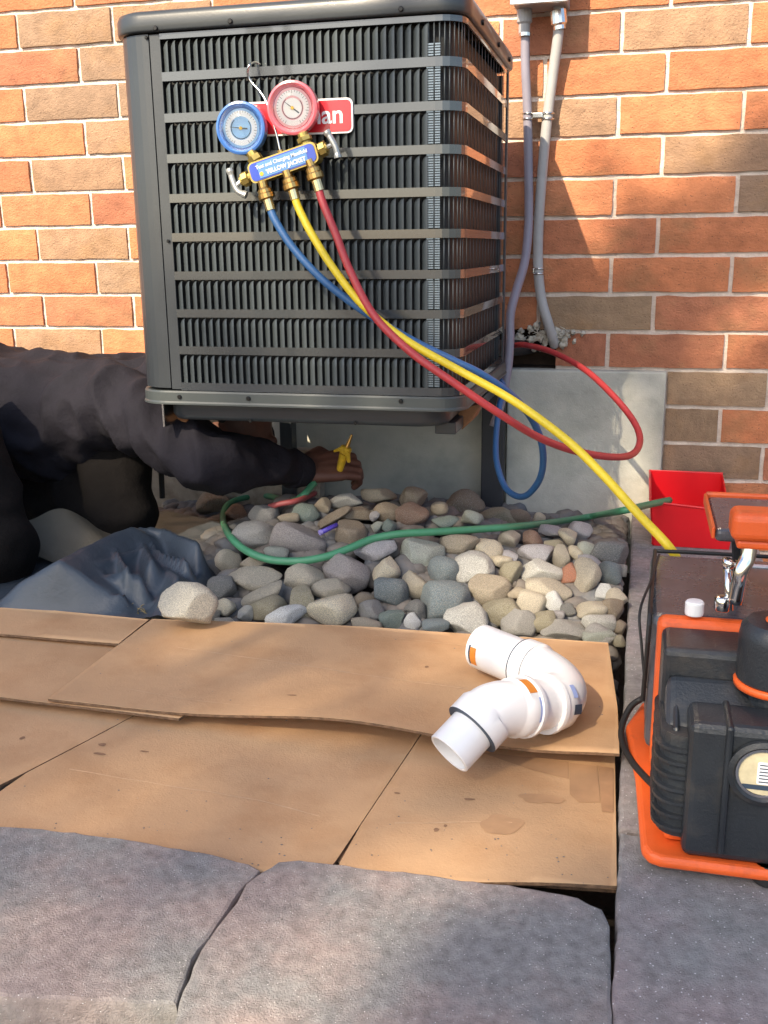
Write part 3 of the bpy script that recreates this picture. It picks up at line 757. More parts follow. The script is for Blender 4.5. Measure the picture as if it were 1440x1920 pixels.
def text(s, size, Mx, m, parent, name='lettering', ext=.0003, bold=0.0, sx=1.0):
    cu = bpy.data.curves.new(name, 'FONT'); cu.body = s; cu.size = size; cu.extrude = ext; cu.align_x = 'CENTER'; cu.align_y = 'CENTER'; cu.offset = bold
    t = bpy.data.objects.new('tmp', cu); COL.objects.link(t); dg = bpy.context.evaluated_depsgraph_get(); dg.update()
    me = bpy.data.meshes.new_from_object(t.evaluated_get(dg)); bpy.data.objects.remove(t)
    me.transform(Mx @ Matrix.Diagonal((sx, 1, 1, 1))); me.materials.clear(); me.materials.append(m)
    V = [v.co.copy() for v in me.vertices]; F = [tuple(p.vertices) for p in me.polygons]; bpy.data.meshes.remove(me)
    return obj(name, V, F, m, parent)
def frameY(P, rot=0.0):        # text plane facing the camera side (-Y), rotated in its own plane
    return Matrix.Translation(P) @ Matrix.Rotation(math.radians(90), 4, 'X') @ Matrix.Rotation(rot, 4, 'Z')
text('man', .041, frameY(Vector((bx1.x-.051, YF-.0055, (bz0+bz1)/2+.001))), M_white, bd, bold=.0006, sx=1.02)

# wall brackets under the unit
def bracket(xpx, wpx, label):
    xc = onY(xpx, 850, -.04).x; hw = wpx/2*2.42/FPX
    b = empty('wall_bracket', (xc, -.04, .0), label, 'bracket', 'brackets carrying the air conditioner')
    obj('rail', *rbox(xc-hw, xc+hw, -.075, -.034, -.02, .33, .003), M_blackm if wpx > 35 else M_shell, b)
    obj('arm', *rbox(xc-.02, xc+.02, -.70, -.076, .295, .318, .002), M_shell, b)
    return b, xc
b1, bxa = bracket(545, 26, 'narrow grey upright bracket post under the left half of the air conditioner')
b2, bxb = bracket(926, 42, 'wide black upright bracket post under the right end of the air conditioner')
0 and obj('brace', *tube([(bxa, -.08, .12), (bxa, -.45, .294)], .010, 8), M_shell, b1)
0 and obj('brace', *tube([(bxb, -.08, .12), (bxb, -.40, .294)], .010, 8), M_blackm, b2)
# rusty corner pads between pan and bracket
def pad(pts, Y, th, label):
    P = [onY(x, y, Y) for x, y in pts]; n = len(P); V = [tuple(p) for p in P]+[(p.x, p.y+th, p.z) for p in P]
    F = [tuple(range(n)), tuple(reversed(range(n, 2*n)))]+[(i, (i+1) % n, (i+1) % n+n, i+n) for i in range(n)]
    tag(obj('support_pad', V, F, M_wood), label, 'support pad', 'rusty pads under the air conditioner')
pad([(308,757),(366,760),(345,800),(314,802)], -.72, .10, 'brown rusty pad under the left front corner of the air conditioner')
pad([(858,768),(900,758),(884,790),(866,806)], -.62, .08, 'pointed brown rusty pad under the right end of the air conditioner')
V, F = rbox(onY(306,780,-.775).x-.002, onY(306,780,-.775).x+.002, -.775, -.70, onY(312,801,-.775).z, .352, .0005, 1); obj('bracket_edge', V, F, M_steel, ac)
# thin stake
P0 = onY(308, 985, -.35); P1 = onY(306, 880, -.35)
V, F = tube([(P0.x, -.35, .05), (P1.x, -.35, .30)], .007, 8); tag(obj('stake', V, F, M_blackm), 'thin dark rod standing between the worker\'s arm and leg', 'rod')

# ------------------------------------------------------------------ electrical box, conduits
eb = empty('disconnect_box', (-.26, -.03, 1.10), 'grey metal electrical box on the brick wall at the top edge', 'electrical box')
bz = onY(1000, 5, -.11).z
xa, xb = onY(960, 5, -.11).x, onY(1062, 5, -.11).x
obj('housing', *rbox(xa, xb, -.11, -.0065, bz, bz+.26, .004), M_conduit, eb); obj('cover', *rbox(xa-.004, xb+.004, -.116, -.1105, bz-.003, bz+.26, .002), M_steel, eb)
def Yp(l): return [onY(x, y, Y) for x, y, Y in l]
c1 = empty('conduit', Yp([(985,400,-.04)])[0], 'lilac grey conduit bending left behind the air conditioner', 'conduit', 'conduits running down the wall')
pts = catmull(Yp([(985,0,-.05),(985,60,-.045),(985,120,-.04),(989,215,-.035),(991,330,-.04),(991,420,-.05),(984,490,-.08),(968,545,-.12),(957,590,-.15),(956,640,-.16),(951,700,-.17),(938,760,-.18),(925,800,-.19)]), 6)
obj('pipe', *tube(pts, .0105, 14), M_lilac, c1, smooth=True)
P = onY(984, 15, -.05); obj('fitting', *lathe([(0,0),(.017,0),(.017,-.03),(.013,-.034),(.013,-.052),(0,-.052)], P, (0,0,1), 16), M_conduit, c1)
P = onY(984, 62, -.05); obj('locknut', *lathe([(0,0),(.014,0),(.014,-.007),(0,-.007)], P, (0,0,1), 12), M_steel, c1)
c2 = empty('conduit', Yp([(1030,300,-.04)])[0], 'pale grey conduit from the electrical box into the foam plug', 'conduit', 'conduits running down the wall')
pts2 = catmull(Yp([(1048,0,-.05),(1047,60,-.045),(1038,130,-.035),(1027,215,-.03),(1017,320,-.03),(1010,420,-.03),(1009,500,-.032),(1015,560,-.034),(1026,600,-.034),(1036,632,-.022),(1040,648,-.004)]), 6)
obj('pipe', *tube(pts2, .012, 14), mat('conduit_pale', (.36,.36,.355), .5, var=.12, vs=20), c2, smooth=True)
P = onY(1047, 20, -.048); obj('fitting', *lathe([(0,0),(.018,0),(.019,-.028),(.014,-.032),(.014,-.040),(0,-.040)], P, (-.12,0,1), 16), M_steel, c2)
def clamp(par, a, b, ya, yb, both):
    A = onY(*a, ya); B = onY(*b, yb)
    mb = MB()
    for C, r in ((A, .0128), (B, .0142)) if both else ((B, .0142),):
        for dz in (-.006, .006): mb.add(*lathe([(r-.003, 0), (r, .001), (r+.002, .003), (r, .005), (r-.003, .006)], C+Vector((0, 0, dz-.003)), (0, 0, 1), 16))
    obj('clamp', mb.V, mb.F, M_steel, par, smooth=True)
    obj('clamp_bar', *rbox(min(A.x, B.x)+.010, max(A.x, B.x)-.010, -.045, -.02, A.z-.006, A.z+.006, .002), M_steel, par)
clamp(c2, (990,218), (1027,218), -.035, -.03, True)
clamp(c2, (990,508), (1010,508), -.05, -.032, False)
# foam plug in the wall opening
r_ = random.Random(5); fo = MB()
for i in range(110):
    cx = r_.gauss(1030, 24) if i > 30 else r_.uniform(962, 1060); cy = 632+r_.gauss(0, 9) if i > 30 else r_.uniform(630, 642)
    P = onY(cx, cy, -.012); s = r_.uniform(.003, .009)
    Vp, Fp = protos[i % 8]; R = Matrix.Rotation(r_.uniform(0, 6), 3, 'Z') @ Matrix.Rotation(r_.uniform(0, 6), 3, 'X')
    fo.add([R @ (Vector(v)*s*(1+1.1*noise.noise(Vector(v)*2.2+Vector((i, 0, 0))))) + P for v in Vp], Fp)
for i in range(26):
    A = onY(r_.gauss(1032, 22), 630+r_.gauss(0, 6), -.015); B = A+Vector((r_.uniform(-.03, .03), r_.uniform(-.02, 0), r_.uniform(-.02, .022)))
    fo.add(*tube([A, (A+B)/2+Vector((0, -.004, .003)), B], [.0016, .0012, .0006], 5))
tag(fo.build('foam_plug', M_foam, None, smooth=True), 'ragged pale foam and debris plug where the conduit enters the brick wall', 'foam')
# insulated line leaving the opening towards the unit
pts = catmull([(hole.x+.02, .06, FZ+.05), (hole.x-.01, -.02, FZ+.05), (hole.x-.05, -.08, FZ+.055), (XR-.04, -.15, FZ+.06), (XR-.1, -.2, FZ+.07)], 5)
tag(obj('insulated_line', *tube(pts, .019, 14), M_rubber, None, smooth=True), 'thick black insulated pipe from the wall opening to the air conditioner', 'pipe')

# ------------------------------------------------------------------ gauge manifold, hook and hoses
GY = YF-.035
mg = empty('gauge_manifold', onY(520,320,GY), 'brass gauge manifold with blue and red dials hooked on the louvered panel', 'gauge manifold')
A = onY(478,326,GY); B = onY(592,286,GY); ax = (B-A).normalized(); upv = Vector((0,-1,0)).cross(ax)*-1
if upv.z < 0: upv = -upv
Mb = Matrix((( ax.x, 0, upv.x, 0), (ax.y, 1, upv.y, 0), (ax.z, 0, upv.z, 0), (0,0,0,1)))
def bodyX(P0, P1, r0, r1, y0, y1, rr=.006):   # rounded bar between two points, in the tilted frame
    L = (P1-P0).length; V, F = rrect(0, L, -r0, r1, rr, y0, y1)
    return [P0 + ax*v[0] + Vector((0, v[1], 0)) + upv*v[2] for v in V], F
V, F = bodyX(A-ax*.006, B+ax*.006, .017, .017, -.012, .014, .009); obj('body', V, F, M_brassd, mg)
V, F = bodyX(A-ax*.003, B+ax*.003, .0145, .0145, -.0135, -.0121, .008); lb = obj('name_plate', V, F, M_labelb, mg)
def fplate(P):
    R = Matrix((( ax.x, upv.x, 0, 0), (0, 0, -1, 0), (ax.z, upv.z, 0, 0), (0,0,0,1))); return Matrix.Translation(P) @ R
mid = (A+B)/2
V, F = bodyX(A+ax*.012, B-ax*.012, .0125, .0125, -.0142, -.0136, .002); obj('name_plate_band', V, F, mat('label_mid', (.10,.24,.50), .35), lb)
text('Test and Charging Manifold', .0085, fplate(mid+upv*.0055+Vector((0,-.0146,0))), M_white, lb, bold=.0001)
text('YELLOW JACKET', .0095, fplate(mid-upv*.006+ax*.005+Vector((0,-.0146,0))), M_white, lb, bold=.0003)
V, F = cyl(A+ax*.0165-upv*.006+Vector((0,-.0142,0)), (0,-1,0), .0035, .0006, 12); obj('logo_dot', V, F, M_gold, lb)
def gauge(px, py, dark, dial, rad, ndir, name, foot):
    C = onY(px, py, GY+.006); n = Vector(ndir).normalized()
    g = obj(name, *lathe([(0,-.012),(rad*.93,-.012),(rad,-.004),(rad,.010),(rad*.985,.014),(rad*.90,.0155),(rad*.80,.012),(rad*.78,.009),(0,.009)], C, n, 40), dark, mg, smooth=False)
    obj('dial', *cyl(C+n*.0095, n, rad*.78, .0006, 36), dial, g)
    q = n.to_track_quat('Z', 'Y').to_matrix()
    # ring scale
    def ringm(r0, r1, h, m, nm, a0=0, a1=360):
        V = []; F = []; k = 40
        for i in range(k+1):
            a = math.radians(a0+(a1-a0)*i/k)
            for r in (r0, r1): V.append(C+q @ Vector((r*math.cos(a), r*math.sin(a), h)))
        for i in range(k): F.append((2*i, 2*i+1, 2*i+3, 2*i+2))
        obj(nm, V, F, m, g)
    # n points to -Y-ish: find local axes so that text/needle are sane
    ringm(rad*.46, rad*.68, .0104, M_dialw, 'scale_ring'); ringm(rad*.40, rad*.43, .0106, M_ink, 'scale_line', 130, 400) ; ringm(rad*.0, rad*.38, .0104, M_dialw if 'red' in dark.name else M_dialb, 'centre_disc')
    mb = MB()
    for i in range(31):
        a = math.radians(-60+i*10); d = q @ Vector((math.cos(a), math.sin(a), 0)); t = q @ Vector((-math.sin(a), math.cos(a), 0)); r0, r1 = rad*(.60 if i % 5 else .55), rad*.67
        w_ = .00035; h = q @ Vector((0, 0, .0108))
        mb.add([C+h+d*r0-t*w_, C+h+d*r1-t*w_, C+h+d*r1+t*w_, C+h+d*r0+t*w_], [(0,1,2,3)])
    mb.build('tick_marks', M_ink, g)
    return g, C, n, q
def needle(g, C, n, d2, L0, L1):
    d = Vector((d2[0], 0, d2[1])).normalized(); t = n.cross(d).normalized(); d = t.cross(n).normalized(); h = C+n*.0118
    obj('needle', [h-d*L0-t*.0012, h-d*L0+t*.0012, h+d*L1+t*.0003, h+d*L1-t*.0003], [(0,1,2,3)], M_ink, g)
    obj('needle_hub', *cyl(C+n*.0112, n, .0028, .002, 14), M_gold, g)
gb, Cb, nb, _ = gauge(455, 241, M_gblue, M_dialb, .0425, (.10,-1,-.04), 'blue_gauge', None); needle(gb, Cb, nb, (-1,.12), .012, .020)
gr, Cr, nr, _ = gauge(551, 203, M_gred, M_dialr, .0425, (.10,-1,-.06), 'red_gauge', None); needle(gr, Cr, nr, (-.8,.6), .014, .018)
for g, C, n in ((gb, Cb, nb), (gr, Cr, nr)):
    obj('lens', *lathe([(0,.0150),(.0365,.0142),(.0368,.0135),(0,.0142)], C, n, 32), M_glass, g, smooth=True)
def nut(P, d, r, h, m=None, six=True): return cyl(P, d, r, h, 6 if six else 18, bev=.0008)
def stem(a, b, r, name='stem', m=None): 
    A_ = onY(*a, GY); B_ = onY(*b, GY); mb = MB(); mb.add(*tube([A_, B_], r, 12)); L = B_-A_
    mb.add(*nut(A_+L*.35, L, r*1.45, L.length*.35)); return obj(name, mb.V, mb.F, m or M_brassd, mg)
stem((488,312), (470,285), .009, 'gauge_stem'); stem((576,274), (567,250), .009, 'gauge_stem')
# valve handles
for a, b, hd in (((474,330), (452,340), [(430,316),(437,340),(446,358),(462,366)]), ((594,285), (614,276), [(612,246),(622,262),(630,278),(634,296)])):
    A_ = onY(*a, GY); B_ = onY(*b, GY); mb = MB(); mb.add(*tube([A_, B_], .008, 12)); mb.add(*cyl(A_+(B_-A_)*.3, B_-A_, .0125, .012, 8, bev=.001)); obj('valve_body', mb.V, mb.F, M_brassd, mg)
    H = catmull([onY(x, y, GY-.004) for x, y in hd], 4); mb = MB(); mb.add(*tube(H, [.0052 if 1 < i < len(H)-2 else .0066 for i in range(len(H))], 10)); mb.add(*tube([B_, H[len(H)//2]], .004, 8)); obj('valve_knob', mb.V, mb.F, M_knob, mg)
# hose couplings: nut + ferrule
def coupling(p0, p1, p2, p3):
    Q = [onY(x, y, GY-.008) for x, y in (p0, p1, p2, p3)]; mb = MB()
    mb.add(*tube([Q[0], Q[1]], .0085, 12)); d = (Q[2]-Q[1]); mb.add(*lathe([(0,0),(.009,0),(.0125,.004),(.0125,d.length*.45),(.0145,d.length*.55),(.0145,d.length*.9),(.010,d.length),(0,d.length)], Q[1], d, 16))
    obj('hose_nut', mb.V, mb.F, M_brass, mg, smooth=False)
    obj('ferrule', *tube([Q[2], Q[3]], .0088, 12), mat('ferrule_brass', (.80,.66,.36), .25, metal=1), mg)
coupling((492,340),(495,352),(502,374),(508,394)); coupling((537,320),(541,332),(549,356),(554,374)); coupling((580,300),(585,312),(593,338),(599,358))
hook = catmull([onY(x, y, Y) for x, y, Y in [(526,286,GY),(518,250,GY),(507,215,GY),(500,192,GY+.005),(488,172,GY+.01),(470,152,GY+.015),(464,136,GY+.012),(468,122,GY+.01),(478,117,YF-.006),(488,121,YF+.004)]], 6)
obj('hook', *tube(hook, .0021, 8), M_steel, mg, smooth=True)
obj('hook_nut', *cyl(onY(528,292,GY), onY(524,278,GY)-onY(528,292,GY), .005, .009, 8), M_brass, mg)
HR = .0067
YE = onY(1280, 1068, -1.095); YD = (YE-onY(1262, 1036, -1.092)).normalized()
def hose(l, m, label, g='charging hoses', r=HR):
    P = catmull([onY(x, y, Y) for x, y, Y in l], 8); return tag(obj('hose', *tube(P, r, 14), m, None, smooth=True), label, 'hose', g)
G8 = GY-.008
hose([(507,392,G8),(517,415,G8-.004),(548,463,G8-.01),(600,520,G8-.015),(660,568,G8-.012),(720,608,G8-.008),(780,642,G8),(850,676,G8),(905,703,G8+.01),(960,742,G8+.05),(1000,790,-.70),(1018,845,-.64),(1012,898,-.58),(982,931,-.52),(950,917,-.46),(932,870,-.42),(930,820,-.38),(936,765,-.34),(944,725,-.30),(925,700,-.27)], M_blueh, 'blue rubber hose from the blue gauge hanging in a loop')
hy = hose([(553,372,G8),(562,395,G8-.006),(585,440,G8-.02),(625,503,G8-.03),(680,572,G8-.035),(760,637,G8-.04),(860,694,G8-.05),(960,750,-.93),(1060,823,-.96),(1130,890,-1.0),(1195,962,-1.05),(1240,1009,-1.085),(1262,1036,-1.092),(1280,1068,-1.095)], M_yelh, 'yellow rubber hose running from the manifold to the vacuum pump')
obj('hose_end_nut', *lathe([(0,0),(.0085,0),(.0095,.003),(.0095,.014),(.012,.016),(.012,.026),(0,.026)], YE-YD*.012, YD, 12), M_brass, hy)
hose([(598,356,G8),(606,382,G8-.006),(630,440,G8-.02),(655,505,G8-.03),(700,590,G8-.04),(770,660,G8-.05),(850,717,G8-.05),(940,778,G8-.03),(1010,820,G8+.03),(1080,846,-.74),(1150,857,-.66),(1188,850,-.58),(1200,822,-.50),(1185,785,-.44),(1145,737,-.38),(1095,692,-.30),(1035,660,-.22),(985,647,-.15),(960,648,-.10)], M_redh, 'dark red rubber hose from the red gauge looping back to the wall opening')
def onMz(x, y, dz):
    P = onM(x, y); return P - ray(x, y).normalized()*dz
gp = [(1260,938),(1215,947),(1165,958),(1120,966),(1060,976),(980,986),(900,992),(820,997),(750,1001),(700,1010),(655,1028),(610,1044),(560,1052),(505,1049),(458,1030),(428,1000),(418,970),(428,945),(460,933),(500,930),(545,940),(585,938)]
GP = [onMz(x, y, .035) for x, y in gp]
GP[0] = onY(1255, 938, -.30); GP[1] = onY(1213, 947, -.42); GP[2] = onY(1165, 958, -.5)
GP[-1] = onY(590, 905, -.50); GP[-2] = onY(552, 938, -.52)
tag(obj('hose', *tube(catmull(GP, 8), .0075, 14), M_greenh, None, smooth=True), 'green hose looping over the river stones to the worker\'s hand', 'hose', 'hoses on the ground')
rp_ = [onMz(x, y, .03) for x, y in [(505,950),(525,945),(560,938)]]; rp_ += [onY(590,925,-.47)]
tag(obj('hose', *tube(catmull(rp_, 8), .006, 12), mat('hose_dullred', (.28,.06,.06), .5), None, smooth=True), 'short dull red hose end beside the worker\'s hand', 'hose', 'hoses on the ground')

# ------------------------------------------------------------------ white pipe assembly
pv = empty('drain_pipe', onZ(960,1320,.015), 'white plastic pipe assembly with elbows and orange stickers on the cardboard', 'pipe')
R0 = .0335
zc_ = .015+R0+.004
pA = onZ(902,1212,zc_); pB = onZ(985,1246,zc_); pC = onZ(1052,1285,zc_+.002); pD = onZ(1030,1318,zc_+.004); pE = onZ(975,1330,zc_+.006); pE = onZ(970,1326,zc_+.016); pF = onZ(925,1325,zc_+.026); pG = onZ(862,1392,zc_-.006)
def pipe(pts, rs, nm, seg=32, inner=None, cap=True):
    V, F = tube(pts, rs, seg, cap=cap); return obj(nm, V, F, M_pvc, pv, smooth=True)
def arcpts(P0, P1, P2, n=12):   # quadratic bend
    return [P0.lerp(P1, t).lerp(P1.lerp(P2, t), t) for t in np.linspace(0, 1, n)]
d1 = (pB-pA).normalized()
def pipe2(pts, r, rim0=0, rim1=0, nm='fitting', wall_=.004, open0=False, open1=False, hub=0):
    """pipe with optional thickened rims and open, hollow ends"""
    P = [Vector(p) for p in pts]; rs = [r]*len(P)
    if hub:
        cum = [0]
        for i in range(1, len(P)): cum.append(cum[-1]+(P[i]-P[i-1]).length)
        def pt(d):
            for i in range(1, len(P)):
                if d <= cum[i]: return P[i-1].lerp(P[i], (d-cum[i-1])/max(cum[i]-cum[i-1], 1e-9))
            return P[-1]
        T_ = cum[-1]; h = hub; ds = [0, .5*h, h-.0012, h] + list(np.linspace(h+.003, T_-h-.003, 12)) + [T_-h, T_-h+.0012, T_-.5*h, T_]
        Q = [pt(d) for d in ds]; rs = [r if (d < h or d > T_-h) else r-.0032 for d in ds]; P = Q
    def endpts(P, rs, which, rim, op):
        a, b = (P[0], P[1]) if which == 0 else (P[-1], P[-2]); t = (b-a).normalized(); L = []
        if rim: L = [(a, r+rim*.8), (a+t*.0015, r+rim), (a+t*.007, r+rim), (a+t*.009, r)]
        else: L = [(a, r-.001), (a+t*.001, r)]
        if op: L = [(a+t*.028, r-wall_-.0002), (a+t*.0005, r-wall_), (a, r-wall_+.0008)] + L
        return L
    L0 = endpts(P, rs, 0, rim0, open0); L1 = endpts(P, rs, 1, rim1, open1)
    pts_ = [q for q, _ in L0] + P[1:-1] + [q for q, _ in reversed(L1)]; rr_ = [x for _, x in L0] + rs[1:-1] + [x for _, x in reversed(L1)]
    # frame from the smooth path so that reversed inner points do not flip
    n = len(pts_); V = []; F = []; seg = 36
    T = []
    for i in range(n):
        if i < len(L0): T.append((P[1]-P[0]).normalized())
        elif i >= n-len(L1): T.append((P[-1]-P[-2]).normalized())
        else:
            k = i-len(L0)+1; T.append((P[k+1]-P[k-1]).normalized())
    N = T[0].orthogonal().normalized()
    for i in range(n):
        N = (N-T[i]*N.dot(T[i])).normalized(); B_ = T[i].cross(N)
        for j in range(seg):
            a = 2*math.pi*j/seg; V.append(pts_[i]+(N*math.cos(a)+B_*math.sin(a))*rr_[i])
    for i in range(n-1):
        for j in range(seg): k = (j+1) % seg; F.append((i*seg+j, i*seg+k, (i+1)*seg+k, (i+1)*seg+j))
    F.append(tuple(reversed(range(seg)))); F.append(tuple((n-1)*seg+j for j in range(seg)))
    o = obj(nm, V, F, M_pvc, pv, smooth=True)
    m_ = o.modifiers.new('e', 'EDGE_SPLIT'); m_.split_angle = math.radians(40); return o
def lin(a, b, n=4): return [a.lerp(b, t) for t in np.linspace(0, 1, n)]
pipe2(lin(pA, pB+d1*.004), R0, 0, 0, 'straight_pipe', open0=True)
dE = (pD-pE).normalized()
el1 = [pB-d1*.002] + arcpts(pB+d1*.022, pC+(pC-pB)*.35+(pC-pD)*.12, pD+dE*.006, 12) + [pD-dE*.012]
pipe2(el1, R0+.0042, .0, .0022, 'elbow', hub=.026)
pipe2(lin(pD-dE*.008, pE+dE*.010), R0, 0, 0, 'straight_pipe')
dG = (pG-pF).normalized()
el2 = [pE+dE*.014] + [pE] + arcpts(pE-dE*.012, pF-dE*.008, pF+dG*.026, 10) + [pF+dG*.040]
pipe2(el2, R0+.0042, .0022, .0, 'elbow', hub=.026)
e_ = pipe2(lin(pF+dG*.034, pG+dG*.020), R0-.004, 0, 0, 'pipe_stub', open1=True)
obj('gap_shade_ring', *tube([pB-d1*.003, pB-d1*.0015], R0+.0042, 36), M_ink, pv)  # ink-dark rings, here and below, stand in for shade in the joint gaps
obj('gap_shade_ring', *tube([pF+dG*.0398, pF+dG*.0404], R0+.0042, 36), M_ink, pv)
def sticker(c, t, r, ang0, ang1, l0, l1, m, nm='sticker'):
    t = t.normalized(); up = (Vector((0,0,1))-t*t.z).normalized(); sd = t.cross(up); V = []; F = []; k = 8
    for i in range(k+1):
        a = math.radians(ang0+(ang1-ang0)*i/k)
        for l in (l0, l1): V.append(c+t*l+(up*math.cos(a)+sd*math.sin(a))*(r+.0004))
    for i in range(k): F.append((2*i, 2*i+1, 2*i+3, 2*i+2))
    obj(nm, V, F, m, pv)
M_lblue = mat('print_blue', (.30,.38,.66), .4)
sg = 1
for s_ in (1,):
    # side facing the camera: choose sign by checking which is nearer
    def face(t): 
        t = t.normalized(); up = (Vector((0,0,1))-t*t.z).normalized(); return 1 if t.cross(up).y < 0 else -1
    a1 = face(d1); sticker(pA, d1, R0, a1*70, a1*118, .010, .022, M_stick); sticker(pA, d1, R0+.0001, a1*66, a1*118, .007, .010, M_ink, 'sticker_edge')
    a2 = face(-dE); sticker(pE, -dE, R0+.0042, a2*5, a2*42, -.004, .010, M_stick); sticker(pE, -dE, R0+.0042, a2*52, a2*100, -.008, -.002, M_lblue, 'printed_line')
    sticker(pD, dE, R0+.0042, a2*-75, a2*-95, .006, .020, M_ink); sticker(pD, dE, R0+.0042, a2*-62, a2*-35, .006, .014, M_lblue, 'printed_line')
    sticker(pD, dE, R0+.0039, a2*-78, a2*-92, .013, .020, M_gold)

# ------------------------------------------------------------------ red parts bin
rb = empty('parts_bin', (.12,-.22,0), 'open red plastic parts bin on the stone step by the wall', 'bin')
def binwall(name, P, th, inward):
    n = len(P); V = [tuple(p) for p in P] + [tuple(Vector(p)+Vector(inward)*th) for p in P]
    F = [tuple(range(n)), tuple(reversed(range(n, 2*n)))]+[(i, (i+1) % n, (i+1) % n+n, i+n) for i in range(n)]
    return obj(name, V, F, M_red, rb)
x0, x1, yf, yb, hb = .040, .214, -.350, -.060, .100
binwall('bin_floor', [(x0+.008,yf+.004,.003),(x1-.008,yf+.004,.003),(x1-.008,yb,.003),(x0+.008,yb,.003)], .003, (0,0,1))
binwall('front_wall', [(x0+.010,yf,.001),(x1-.006,yf,.001),(x1,yf,.050),(x1-.022,yf-.004,hb-.012),(x0,yf-.004,hb-.002)], .003, (0,1,0))
binwall('back_wall', [(x0+.006,yb,.001),(x1-.006,yb,.001),(x1-.006,yb,hb+.004),(x0,yb,hb+.004)], .003, (0,-1,0))
binwall('side_wall', [(x0+.010,yf,.001),(x0+.006,yb,.001),(x0,yb,hb+.004),(x0,yf-.004,hb-.002)], .003, (1,0,0))
binwall('side_wall', [(x1-.006,yf,.001),(x1-.006,yb,.001),(x1-.006,yb,hb+.004),(x1,yf,.050)], .003, (-1,0,0))
obj('rim', *tube([(x1-.022,yf-.004,hb-.012),(x0,yf-.004,hb-.002),(x0,yb,hb+.004),(x1-.006,yb,hb+.004)], .003, 8), M_red, rb)

# ------------------------------------------------------------------ vacuum pump
vp = empty('vacuum_pump', (.16,-1.40,0), 'orange and black vacuum pump on the stone step at the right edge', 'vacuum pump')
def prism(pts, z0, z1, m, name, par, bev=.006, seg=3):
    bm = bmesh.new(); vs = [bm.verts.new((x, y, z0)) for x, y in pts]; f = bm.faces.new(vs)
    if f.normal.z > 0: pass
    r = bmesh.ops.extrude_face_region(bm, geom=[f]); 
    for v in [g for g in r['geom'] if isinstance(g, bmesh.types.BMVert)]: v.co.z = z1
    bmesh.ops.recalc_face_normals(bm, faces=bm.faces)
    if bev: bmesh.ops.bevel(bm, geom=list(bm.edges), offset=bev, segments=seg, affect='EDGES', profile=.5)
    V, F = from_bm(bm); return obj(name, V, F, m, par)
base = prism([(.048,-1.566),(.036,-1.561),(.029,-1.548),(.022,-1.40),(.008,-1.27),(.030,-1.19),(.29,-1.19),(.30,-1.566)], .008, .022, M_orange, 'base_plate', vp, .006)
obj('base_cradle', *rbox(.05,.29,-1.54,-1.22,.026,.045,.006), M_orange, vp)
for x, y in ((.155,-1.548),(.06,-1.22),(.27,-1.22)): obj('foot', *cyl((x,y,.0),(0,0,1),.017,.022,20,bev=.003), M_rubber, vp)
hs = obj('motor_housing', *rbox(.030,.285,-1.372,-1.118,.040,.214,.012,3), M_grey, vp)
# black edge trim round the housing top
pts = [(.034,-1.37,.212),(.036,-1.125,.214),(.05,-1.113,.215),(.283,-1.113,.215)]
obj('edge_trim', *tube(catmull([(.026,-1.36,.10),(.028,-1.37,.20),(.030,-1.30,.214),(.036,-1.13,.216),(.044,-1.116,.216),(.12,-1.112,.216),(.285,-1.112,.216)], 4), .0028, 8), M_rubber, hs)
obj('top_vent', *rbox(.13,.22,-1.16,-1.15,.2135,.216,.001), M_white, hs)
ep = obj('end_plate', *rbox(.0365,.290,-1.398,-1.374,.028,.2205,.010,3), M_orange, vp)
# finned pump block
fb = obj('pump_block', *rbox(.0415,.285,-1.470,-1.3985,.040,.2135,.008,3), M_black, vp)
V, F = rbox(.046,.285,-1.530,-1.4705,.045,.190,.010,3)
V = [(x, y, z-(.045*max(0, (-1.47-y)/.06) if z > .12 else 0)) for x, y, z in V]; obj('sloped_front', V, F, M_black, fb)
V, F = rbox(.042,.12,-1.546,-1.40,.036,.150,.024,5,only='z'); obj('finned_corner', V, F, M_black, fb, smooth=False)
for i in range(7):
    z = .044+.0150*i; V, F = rbox(.037,.112,-1.551,-1.41,z,z+.0035,.026,6,only='z'); obj('fin', V, F, M_black, fb, smooth=False)
for x in (.054,.072,.09):
    V, F = rbox(x,x+.006,-1.535,-1.40,.15,.205,.002,1); V = [(a, b, c-(.05*max(0, (-1.45-b)/.08))) for a, b, c in V]; obj('fin', V, F, M_black, fb)
tk = obj('oil_tank', *rbox(.068,.285,-1.560,-1.500,.022,.172,.009,3), M_black, vp)
obj('seam_rib', *rbox(.1025,.1095,-1.566,-1.50,.032,.1745,.003,2), M_black, tk)
C = onY(1432,1452,-1.566)
sgl = obj('sight_glass', *lathe([(.030,0),(.034,.002),(.034,.007),(.029,.009),(.0265,.006),(.0265,.003),(0,.003)], (C.x,-1.560,C.z), (0,-1,0), 40), M_black, tk)
obj('glass_ring', *lathe([(.0235,.0035),(.0262,.0035),(.0262,.006),(.0235,.006)], (C.x,-1.560,C.z), (0,-1,0), 40), M_chrome, sgl)
obj('oil_window', *cyl((C.x,-1.5633,C.z), (0,-1,0), .0238, .0008, 36), M_oil, sgl)
obj('level_label', *rrect(C.x-.006,C.x+.022,C.z-.012,C.z+.012,.002,-1.5645,-1.565), M_white, sgl)
for i in range(6): obj('level_line', *rbox(C.x-.004,C.x+.018,-1.5656,-1.5652,C.z-.0095+i*.0036,C.z-.0085+i*.0036,0), M_ink, sgl)
obj('oil_band', *rrect(C.x-.020,C.x+.020,C.z-.018,C.z-.013,.002,-1.5645,-1.5649), M_ink, sgl)
